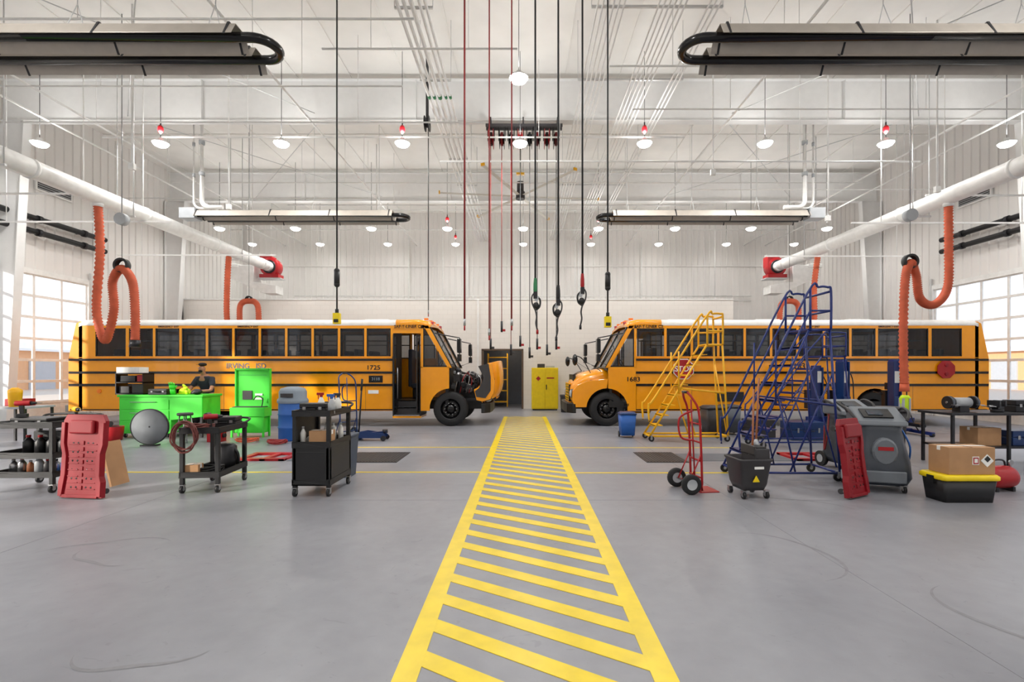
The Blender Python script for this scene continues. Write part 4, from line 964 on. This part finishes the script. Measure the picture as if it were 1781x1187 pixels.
# ---------------- exhaust ducts, hoses, blowers
for s in(-1,1):
    xd=s*10.2;zd=5.8
    T=thing('exhaust_duct','long white round exhaust duct hung along bay','duct',(xd,0,zd))
    b=MB();b.cyl((0,1,0),(0,19.1,0),.2,'pipe',n=24)
    for y in(4,7,10,13,16,18.8):b.lathe([(.2,-.04),(.215,-.035),(.215,.035),(.2,.04)],'white',c=(0,y,0),axis=(0,1,0))
    b.obj('duct_pipe',T)
    for y in(5,9.3,12.4,17.2):
        for q in(-.21,.21):MB().cyl((q,y,-.21),(q,y,CH-zd),.012,'track',n=6).obj('hanger_rod',T)
        MB().bx(-.25,.25,y-.02,y+.02,-.25,-.21,'track').obj('hanger_bar',T)
    T=thing('exhaust_blower','compact red exhaust blower with round scroll at duct end','fan',(xd,19.6,zd),0)
    b=MB();b.lathe([(0,-.2),(.36,-.2),(.38,-.17),(.38,.17),(.36,.2),(0,.2)],'redm',axis=(0,1,0),n=28).bx(-.38,.1,-.19,.19,.02,.42,'redm').bx(-.38,.38,-.22,.22,-.44,-.3,'redm');b.obj('scroll_housing',T)
    b=MB();b.lathe([(.2,-.23),(.27,-.22),(.27,-.2)],'dark',axis=(0,1,0)).cyl((0,-.5,0),(0,-.2,0),.2,'pipe',n=24);b.obj('inlet',T)
    MB().cyl((0,.2,0),(0,.42,0),.17,'dark').obj('motor',T)
    MB().bx(-.45,.45,-.2,.25,-.48,-.44,'track').obj('bracket',T)
    T=thing('ventilation_duct','white stepped sheet metal duct below blower','duct',(xd,19.65,zd))
    sg=-s
    b=MB();b.prism([(sg*-.6,.05),(sg*-1.7,.05),(sg*-1.7,-.4),(sg*-1.0,-.7),(sg*-.2,-1.08),(sg*.3,-1.08),(sg*.3,-.76),(sg*-.6,-.62)],'y',-.3,.3,'white')
    b.bx(sg*-1.75,sg*-1.2,-.33,.33,-.05,.1,'white')
    b.obj('duct_body',T,bevel=.01)
def hose(label,pts,r,amp=.012,k=26):
    P=smooth(pts,k)
    T=thing('exhaust_hose',label,'hose',tuple(P[0]))
    o=P[0];Q=[p-o for p in P]
    MB().tube(Q,r,'orange',n=14,rf=lambda i:r+(amp if i%2 else -amp)).obj('corrugated_hose',T)
    return T,Q
def px3(px,py,d):return (X(px,d),d,Z(py,d))
T,Q=hose('orange corrugated exhaust hose looped from duct over bus',[(-10.2,11.6,5.56),px3(174,440,11.6),px3(168,540,11.55),px3(183,592,11.5),px3(198,540,11.4),px3(196,490,11.35),px3(212,468,11.3),px3(230,490,11.25),px3(235,540,11.2),px3(235,592,11.2)],.085)
MB().cyl(Q[-1],Q[-1]+Vector((0,0,-.16)),.1,'dark',r1=.12).obj('tailpipe_nozzle',T)
MB().cyl((0,0,-.02),(0,0,.1),.11,'white').obj('collar',T)
T,Q=hose('orange corrugated exhaust hose looped low beside window',[(10.2,11.6,5.56),px3(1650,430,11.6),px3(1648,500,11.6),px3(1625,530,11.5),px3(1600,520,11.4),px3(1593,478,11.35),px3(1583,458,11.3),px3(1574,490,11.25),px3(1571,580,11.2),px3(1573,668,11.2)],.085)
MB().cyl(Q[-1],Q[-1]+Vector((0,0,-.18)),.09,'orange',r1=.1).obj('tailpipe_nozzle',T)
MB().cyl((0,0,-.02),(0,0,.1),.11,'white').obj('collar',T)
for s,xa in((-1,(395,433)),(1,(1416,1373))):
    hose('orange corrugated exhaust hose dropping from duct then looped',[(s*10.2,16.75,5.58),px3(xa[0],500,16.8),px3(xa[0],556,16.8),px3(xa[0]-s*10,592,16.85),px3(xa[1]+s*17,572,16.9),px3(xa[1]+s*15,532,16.9),px3(xa[1],524,16.9),px3(xa[1]-s*15,532,16.9),px3(xa[1]-s*17,575,16.9)],.09)
    T=thing('hose_balancer','black hose saddle balancer hanging from cable','balancer',px3(xa[1],521,16.9))
    MB().lathe([(.08,-.05),(.12,-.05),(.12,.05),(.08,.05)],'black',axis=(0,1,0)).obj('saddle',T);MB().cyl((0,0,.1),(0,0,CH-Z(521,16.9)),.006,'cord',n=6).obj('cable',T)
for px,py in((212,462),(1583,455)):
    p=px3(px,py,11.3);T=thing('hose_balancer','black hose saddle hung by cable with round reel','balancer',p)
    MB().lathe([(.12,-.06),(.17,-.06),(.17,.06),(.12,.06)],'black',axis=(0,1,0)).obj('saddle',T)
    MB().cyl((0,0,.15),(0,0,.95),.006,'cord',n=6).obj('cable',T)
    MB().cyl((0,-.07,1.08),(0,.07,1.08),.14,'lgrey').cyl((0,0,1.2),(0,0,CH-p[2]),.012,'steel').obj('balancer_drum',T)
for (xa,xb,py,d) in((-40,178,337,12.2),(-40,300,386,12.9),(205,480,444,16.2),(1610,1830,340,12.2),(1480,1830,388,12.9),(1330,1600,446,16.2)):
    b=MB();z=Z(py,d);b.bx(X(xa,d),X(xb,d),d-.02,d+.02,z-.02,z+.02,'pipe')
    for t in(.15,.85):
        xx=X(xa+(xb-xa)*t,d);b.cyl((xx,d,z),(xx,d,CH-.002),.012,'pipe',n=6)
    b.obj('support_rail',label='white steel strut rail hung from roof rods',cat='rail',group='hose support rails')
for s in(-1,1):
    for z,off in((6.15,.28),(5.75,.28)):
        b=MB();xx=s*(WX-off);b.cyl((xx,3,z),(xx,16.8,z),.085,'black',n=14)
        for y in(6,9,11.5,12.9,14.5,16):b.cyl((xx,y-.06,z),(xx,y+.06,z),.11,'dark',n=14).bx(min(xx,s*WX),max(xx,s*WX),y-.02,y+.02,z-.02,z+.02,'dark')
        b.obj('wall_pipe',label='black door torsion tube running along wall',cat='pipe',group='wall pipes')
for s,y in((-1,15.2),(1,15.8)):
    b=MB();b.bx(s*(WX-.08),s*(WX-.03),y-.6,y+.6,7.1,7.6,'white').bx(s*(WX-.085),s*(WX-.08),y-.54,y+.54,7.15,7.55,'dgrey')
    for i in range(6):b.bx(s*(WX-.1),s*(WX-.085),y-.54,y+.54,7.16+i*.065,7.18+i*.065,'lgrey')
    b.obj('wall_vent',label='dark louvered wall vent in white frame',cat='vent')
for i,(x,r) in enumerate([(-2.35,.035),(-2.22,.035),(-2.08,.045),(-1.93,.03),(-1.82,.03)]):
    b=MB();b.cyl((x,1.5,8.45),(x,YB-.1,8.45),r,'pipe',n=10)
    for y in(5,8.5,12,15.5,19):b.cyl((x,y,8.45),(x,y+.12,8.45),r*1.2,'green2' if y==12 else 'track',n=10)
    b.obj('ceiling_conduit',label='white conduit run hung under roof frames',cat='conduit',group='conduits under roof')
for i,x in enumerate([1.4,1.5,1.6,1.7,1.8,1.9,2.55,2.65,2.75,2.85,2.95,3.05,3.5,3.6,3.7]):
    b=MB();b.cyl((x,1.5,8.5),(x,YB-.1,8.5),.018,'pipe',n=8);b.obj('ceiling_conduit',label='thin white conduit in parallel bank under roof',cat='conduit',group='conduits under roof')
for y in(3,5.5,9.2,11.5,16,18):
    for x0,x1,z in((-2.45,-1.72,8.52),(1.3,3.8,8.54)):
        b=MB();b.bx(x0,x1,y-.02,y+.02,z-.02,z+.02,'track')
        for x in(x0,x1):b.cyl((x,y,z),(x,y,CH-.002),.007,'track',n=6)
        b.obj('conduit_hanger',label='steel strut hanger carrying white conduits',cat='hanger',group='conduit hangers')
for x in(-12.5,-11.4,-5.6,5.4,11.6,12.7):
    b=MB();b.cyl((x,1.5,8.2),(x,YB-.1,8.2),.028,'pipe',n=8)
    for y in range(3,25,7):b.cyl((x,y,8.2),(x,y,CH-.002),.008,'pipe',n=6)
    b.obj('sprinkler_pipe',label='white sprinkler pipe hung below roof',cat='pipe',group='sprinkler pipes')
for (pxa,pxb,py,d,r) in((178,1190,239,12.95,.022),(765,1600,281,12.2,.022),(-60,850,213,12.0,.02),(440,1240,300,17.5,.02),(500,1240,357,18.5,.03),(300,1500,318,15.5,.018),(-60,720,33,8.2,.02),(560,900,85,9.3,.02),(1060,1500,115,9.5,.018),(180,640,345,17.1,.018),(1190,1700,330,15.2,.018),(380,1450,366,21,.025),(0,700,150,10.9,.018),(1100,1781,190,11.4,.018),(400,1420,400,23,.025)):
    z=Z(py,d);b=MB();b.cyl((X(pxa,d),d,z),(X(pxb,d),d,z),r,'pipe',n=8)
    for i in range(2):
        xx=X(pxa+(pxb-pxa)*(i+.5)/2,d);b.cyl((xx,d,z),(xx,d,CH-.002),.007,'pipe',n=6)
    b.obj('cross_pipe',label='thin white pipe spanning bay below roof',cat='pipe',group='cross pipes')
for s,px in((-1,345),(1,1405)):
    for k,(dx,r,yy) in enumerate(((0,.06,13.85),(s*.3,.03,13.95))):
        x=X(px,13.7)+dx;b=MB();b.tube([(x,yy,CH-.01),(x,yy,6.5)]+[(x+(-s)*(.2-.2*math.cos(t)),yy,6.5-.2*math.sin(t)) for t in[pi/2*i/6 for i in range(1,7)]]+[(x-s*.6,yy,6.3)],r,'pipe',n=12)
        b.cyl((x,yy,8.1),(x,yy,8.2),r*1.3,'lgrey').cyl((x,yy,7.2),(x,yy,7.3),r*1.3,'lgrey')
        b.obj('flue_pipe',label='white vertical flue pipe elbowed toward heater',cat='pipe')
for s in(-1,1):
    for y0,y1 in((7.35,13.45),(13.75,19.85)):
        MB().cyl((s*5.8,y0,8.7),(s*11,y1,8.7),.012,'track',n=6).obj('brace_rod',label='thin steel cross-bracing rod under roof',cat='rod',group='roof bracing')
        MB().cyl((s*11,y0,8.78),(s*5.8,y1,8.78),.012,'track',n=6).obj('brace_rod',label='thin steel cross-bracing rod under roof',cat='rod',group='roof bracing')
for px,py1,d in((230,290,11.0),(398,360,13.2),(655,370,17.8),(1240,300,12.4),(1440,380,13.2),(1630,330,11.5),(770,520,24.9),(1000,520,24.9),(1243,520,24.9)):
    z1=Z(py1,d);b=MB();b.cyl((X(px,d),d,z1),(X(px,d),d,CH-.002),.02,'pipe',n=8).box((X(px,d),d,z1),(.12,.08,.14),'white')
    b.obj('conduit_drop',label='white conduit drop ending in junction box',cat='conduit',group='conduit drops')
RX=[854,873,889,905,921,934,951,967]
b=MB();b.bx(X(845,13.4),X(978,13.4),13.3,13.36,8.35,8.42,'dgrey').bx(X(845,13.4),X(978,13.4),13.5,13.56,8.35,8.42,'dgrey')
for t in(-.9,0,.95):b.bx(t-.02,t+.02,13.3,13.56,8.4,8.6,'dgrey')
b.obj('reel_rack',label='dark steel rack holding ceiling hose reels',cat='rack')
for i,px in enumerate(RX):
    T=thing('hose_reel','ceiling mounted hose reel beneath steel rack','hose reel',(X(px,13.4),13.43,8.05),group='ceiling hose reels')
    MB().lathe([(.05,-.07),(.26,-.07),(.27,-.06),(.12,-.05),(.12,.05),(.27,.06),(.26,.07),(.05,.07),(.05,-.07)],'blackg' if i%3 else 'redm',axis=(1,0,0),n=24).obj('spool',T)
    MB().tube([(.03*math.sin(k*.9),.17*math.cos(k*.5),.17*math.sin(k*.5)) for k in range(50)],.012,'redhose' if i%2 else 'cord',n=6).obj('wound_hose',T)
    MB().bx(-.1,-.08,-.04,.04,-.04,.36,'black').bx(.08,.1,-.04,.04,-.04,.36,'black').obj('bracket',T)
    zend=Z([590,560,600,585,605,590,600,590][i],13.4)
    hm='redhose' if i in(0,1,2) else 'cord'
    MB().cyl((0,-.17,0),(0,-.17,zend-8.05),.011,hm,n=6).obj('hanging_hose',T)
    MB().cyl((0,-.17,zend-8.05),(0,-.17,zend-8.35),.03,'dark',n=8).box((.05,-.17,zend-8.3),(.1,.03,.06),'redm' if i%2 else 'dgrey').obj('nozzle',T)
def cordT(px,pyend,d,mt,kind,label,r=.014,sw='redm'):
    ztop=8.6 if abs(d-7.2)<.3 else CH-.02
    ze=Z(pyend,d);T=thing('hanging_hose' if kind!='box' else 'hanging_power_cord',label,'hose' if kind!='box' else 'power cord',(X(px,d),d,ze))
    H=ztop-ze
    MB().cyl((0,0,0),(0,0,H),r,mt,n=8).obj('hose' if kind!='box' else 'cord',T)
    if kind=='box':
        MB().bx(-.05,.05,-.04,.04,-.16,0,'yel').bx(-.035,.035,-.045,.045,-.14,-.09,'black').cyl((0,0,0),(0,0,.06),.025,'black').obj('outlet_box',T,bevel=.006)
        MB().cyl((0,0,.42),(0,0,.62),.04,'black').sph((0,0,.42),.042,'black').sph((0,0,.62),.042,'black').obj('cord_stop',T)
    elif kind in('gun','bell'):
        k=1 if kind=='gun' else -1
        MB().lathe([(0,-.02),(.022,-.02),(.03,.03),(.028,.12),(.02,.2)],sw,n=14).obj('swivel',T)
        b=MB();b.tube(smooth([(0,0,0),(k*.02,0,-.06),(k*.07,0,-.12),(k*.06,0,-.22),(0,0,-.27)],5),.014,'black').tube(smooth([(0,0,0),(-k*.05,0,-.07),(-k*.045,0,-.17),(0,0,-.27)],5),.011,'dgrey').bx(-.028,.028,-.025,.025,-.1,.0,'dark').sph((k*.01,0,-.2),(.045,.035,.05),'black').box((k*.02,0,-.1),(.05,.03,.08),'lgrey',rot=(0,.3,0));b.obj('dispenser_handle',T)
        MB().tube(smooth([(0,0,-.26),(.02*k,0,-.36),(.01*k,0,-.46),(.03*k,0,-.56)],5),.012,'dgrey').cyl((.03*k,0,-.56),(.03*k,0,-.62),.018,'redm' if k>0 else 'dark').obj('nozzle_tube',T)
    else:
        MB().cyl((0,0,0),(0,0,-.1),.018,'steel').cyl((0,0,-.1),(0,0,-.17),.012,'redm').obj('coupler',T)
    return T
cordT(586,545,7.1,'cord','box','black power cord drop with yellow outlet box',.012)
cordT(1057,551,7.1,'cord','box','black power cord drop with yellow outlet box',.012)
cordT(808,555,7.1,'redhose','end','red air hose hanging from ceiling reel')
cordT(851,572,7.1,'redhose','end','red air hose hanging from ceiling reel',.01)
cordT(890,555,7.1,'redhose','end','red air hose hanging from ceiling reel',.01)
cordT(931,508,7.1,'cord','gun','black fluid hose with dispensing handle',sw='green2')
cordT(971,520,7.1,'cord','bell','black fluid hose with dispensing gun',sw='black')
cordT(1013,500,7.1,'cord','bell','black fluid hose with red swivel and gun',sw='redm')
cordT(745,540,13.0,'cord','end','thin black hose hanging from ceiling reel',.012)
T=thing('hose_reel','small dark hose reel under roof','hose reel',(X(743,12.7),12.7,8.1))
MB().lathe([(.04,-.06),(.2,-.06),(.2,-.05),(.1,-.04),(.1,.04),(.2,.05),(.2,.06),(.04,.06),(.04,-.06)],'dark',axis=(1,0,0)).obj('spool',T);MB().bx(-.03,.03,-.03,.03,0,CH-8.1,'dgrey').obj('bracket',T)
T=thing('ceiling_fan','large pale industrial ceiling fan with yellow tips','ceiling fan',(0-.1,17,7.75))
MB().cyl((0,0,-.1),(0,0,.15),.16,'dgrey',n=20).cyl((0,0,.15),(0,0,.5),.12,'dgrey').cyl((0,0,.5),(0,0,CH-7.75),.03,'cream').bx(-.14,.14,-.06,.06,.75,.82,'lad').obj('motor',T)
for i in range(6):
    a=.12+i*pi/3
    b=MB();b.box((1.5,0,0),(2.6,.12,.012),'cream',rot=(.06,0,0));o=b.obj('blade',T);o.rotation_euler=(0,0,a)
    MB().box((2.81,0,.02),(.04,.12,.08),'lad',rot=(.06,0,0)).obj('winglet',o)
for z in(5.3,5.55):
    MB().cyl((-12,YB-.1,z),(12,YB-.1,z),.02,'pipe',n=8).obj('wall_conduit',label='thin white conduit along upper back wall',cat='conduit',group='back wall conduits')
for x in(-6,-2.9,2.9,3.2,6.2):
    MB().cyl((x,YB-.16,4.7),(x,YB-.16,8.6),.03,'pipe',n=8).obj('wall_conduit',label='vertical white conduit on back wall',cat='conduit',group='back wall conduits')
# ---------------- person
def skinobj(name,parent,chains,mt,sub=2):
    vs=[];es=[];rs=[];roots=[];idx={}
    for ch in chains:
        prev=None
        for j,(p,r) in enumerate(ch):
            k=tuple(round(c,4) for c in p)
            if k in idx:i=idx[k]
            else:
                i=len(vs);idx[k]=i;vs.append(p);rs.append(r)
                if j==0:roots.append(i)
            if prev is not None:es.append((prev,i))
            prev=i
    me=bpy.data.meshes.new(name);me.from_pydata(vs,es,[]);me.update()
    o=bpy.data.objects.new(name,me);COL.objects.link(o)
    if parent:o.parent=parent
    me.materials.append(M[mt])
    m=o.modifiers.new('skin','SKIN');m.use_smooth_shade=True
    for i,r in enumerate(rs):
        rr=r if isinstance(r,tuple) else (r,r)
        me.skin_vertices[0].data[i].radius=rr;me.skin_vertices[0].data[i].use_root=(i in roots)
    s=o.modifiers.new('sub','SUBSURF');s.levels=sub;s.render_levels=sub
    return o
P=thing('person','person in dark shirt and cap leaning over green bench','person',(X(352,12.6),12.75,0),-.15)
pel=((0,.08,.95),(.15,.11))
chains=[[pel,((0,.06,1.1),(.15,.1)),((0,.0,1.28),(.18,.12)),((0,-.05,1.42),(.15,.09)),((0,-.08,1.5),.055),((0,-.12,1.57),.065),((0,-.14,1.66),(.082,.1)),((0,-.13,1.74),(.06,.07))]]
for s in(-1,1):
    chains.append([((0,-.05,1.42),(.15,.09)),((s*.2,-.05,1.4),.06),((s*.29,-.12,1.22),.05),((s*.31,-.2,1.1),.043),((s*.22,-.38,1.09),.036),((s*.15,-.46,1.1),.028),((s*.13,-.52,1.1),(.035,.018))])
    chains.append([pel,((s*.1,.08,.86),.09),((s*.12,.06,.5),.062),((s*.12,.08,.28),.052),((s*.12,.1,.09),.042),((s*.13,-.06,.05),.035)])
    for k,(ox,l) in enumerate(((-.03,.06),(-.01,.075),(.01,.07),(.03,.055))):
        chains.append([((s*.13+ox,-.55,1.1),.011),((s*.13+ox,-.55-l*.6,1.1),.01),((s*.13+ox,-.55-l*.9,1.08),.008)])
    chains.append([((s*.13-s*.035,-.5,1.1),.012),((s*.13-s*.06,-.54,1.095),.01),((s*.13-s*.065,-.565,1.09),.008)])
    chains.append([((s*.085,-.13,1.68),(.012,.02)),((s*.094,-.125,1.69),(.01,.018))])
chains.append([((0,-.23,1.665),.015),((0,-.25,1.65),.013)])
skinobj('body',P,chains,'skin')
sh=[[((0,.07,.98),(.18,.14)),((0,.06,1.1),(.18,.13)),((0,.0,1.28),(.21,.15)),((0,-.05,1.42),(.18,.12)),((0,-.065,1.47),(.08,.08))]]
for s in(-1,1):sh.append([((0,-.05,1.42),(.18,.12)),((s*.2,-.05,1.4),.085),((s*.275,-.1,1.26),.075),((s*.295,-.14,1.19),.068)])
skinobj('shirt',P,sh,'navycloth')
tr=[]
for s in(-1,1):tr.append([((0,.08,.95),(.165,.125)),((s*.1,.08,.84),.105),((s*.12,.06,.5),.08),((s*.12,.08,.28),.072),((s*.12,.1,.1),.07)])
skinobj('trousers',P,tr,'black')
b=MB();b.sph((0,-.115,1.775),(.09,.105,.05),'hair').prism([(-.06,-.2),(.06,-.2),(.045,-.28),(-.045,-.28)],'z',1.762,1.77,'black');b.obj('cap',P)
b=MB();b.sph((0,-.185,1.6),(.055,.05,.04),'hair',12);b.obj('beard',P)
for s in(-1,1):
    b=MB();b.sph((s*.034,-.232,1.69),(.012,.008,.008),'paper',8).sph((s*.034,-.239,1.69),(.006,.004,.006),'black',8);b.obj('eye',P)
    MB().loft([rrect(.05,.14,.0,.05,s*.125,.0),rrect(.052,.14,.05,.05,s*.125,.0),rrect(.045,.08,.11,.04,s*.125,.05)],'black').obj('shoe',P)
# ---------------- world / sun / camera
w=bpy.data.worlds.new('World');sc.world=w;w.use_nodes=True;nt=w.node_tree
bg=nt.nodes['Background'];bg.inputs[1].default_value=1.6
tc=nt.nodes.new('ShaderNodeTexCoord');sp=nt.nodes.new('ShaderNodeSeparateXYZ');rp=nt.nodes.new('ShaderNodeValToRGB')
nt.links.new(tc.outputs['Generated'],sp.inputs[0]);nt.links.new(sp.outputs[2],rp.inputs[0]);nt.links.new(rp.outputs[0],bg.inputs[0])
rp.color_ramp.elements[0].color=(.93,.95,1,1);rp.color_ramp.elements[1].color=(.55,.72,1,1);rp.color_ramp.elements[1].position=.6
sl=bpy.data.lights.new('sun','SUN');sl.energy=6;sl.angle=.03;sl.color=(1,.93,.83)
so=bpy.data.objects.new('sun',sl);COL.objects.link(so);so.rotation_euler=Vector((-.72,-.64,.262)).to_track_quat('Z','Y').to_euler()
cam=bpy.data.cameras.new('camera');co=bpy.data.objects.new('camera',cam);COL.objects.link(co);sc.camera=co
co.location=(0,0,EH);co.rotation_euler=(pi/2,0,0);cam.sensor_width=36;cam.lens=36*F/1781
cam.shift_x=-(CX-890.5)/1781;cam.shift_y=(HY-593.5)/1781;cam.clip_end=300
sc.view_settings.view_transform='Standard';sc.view_settings.exposure=0
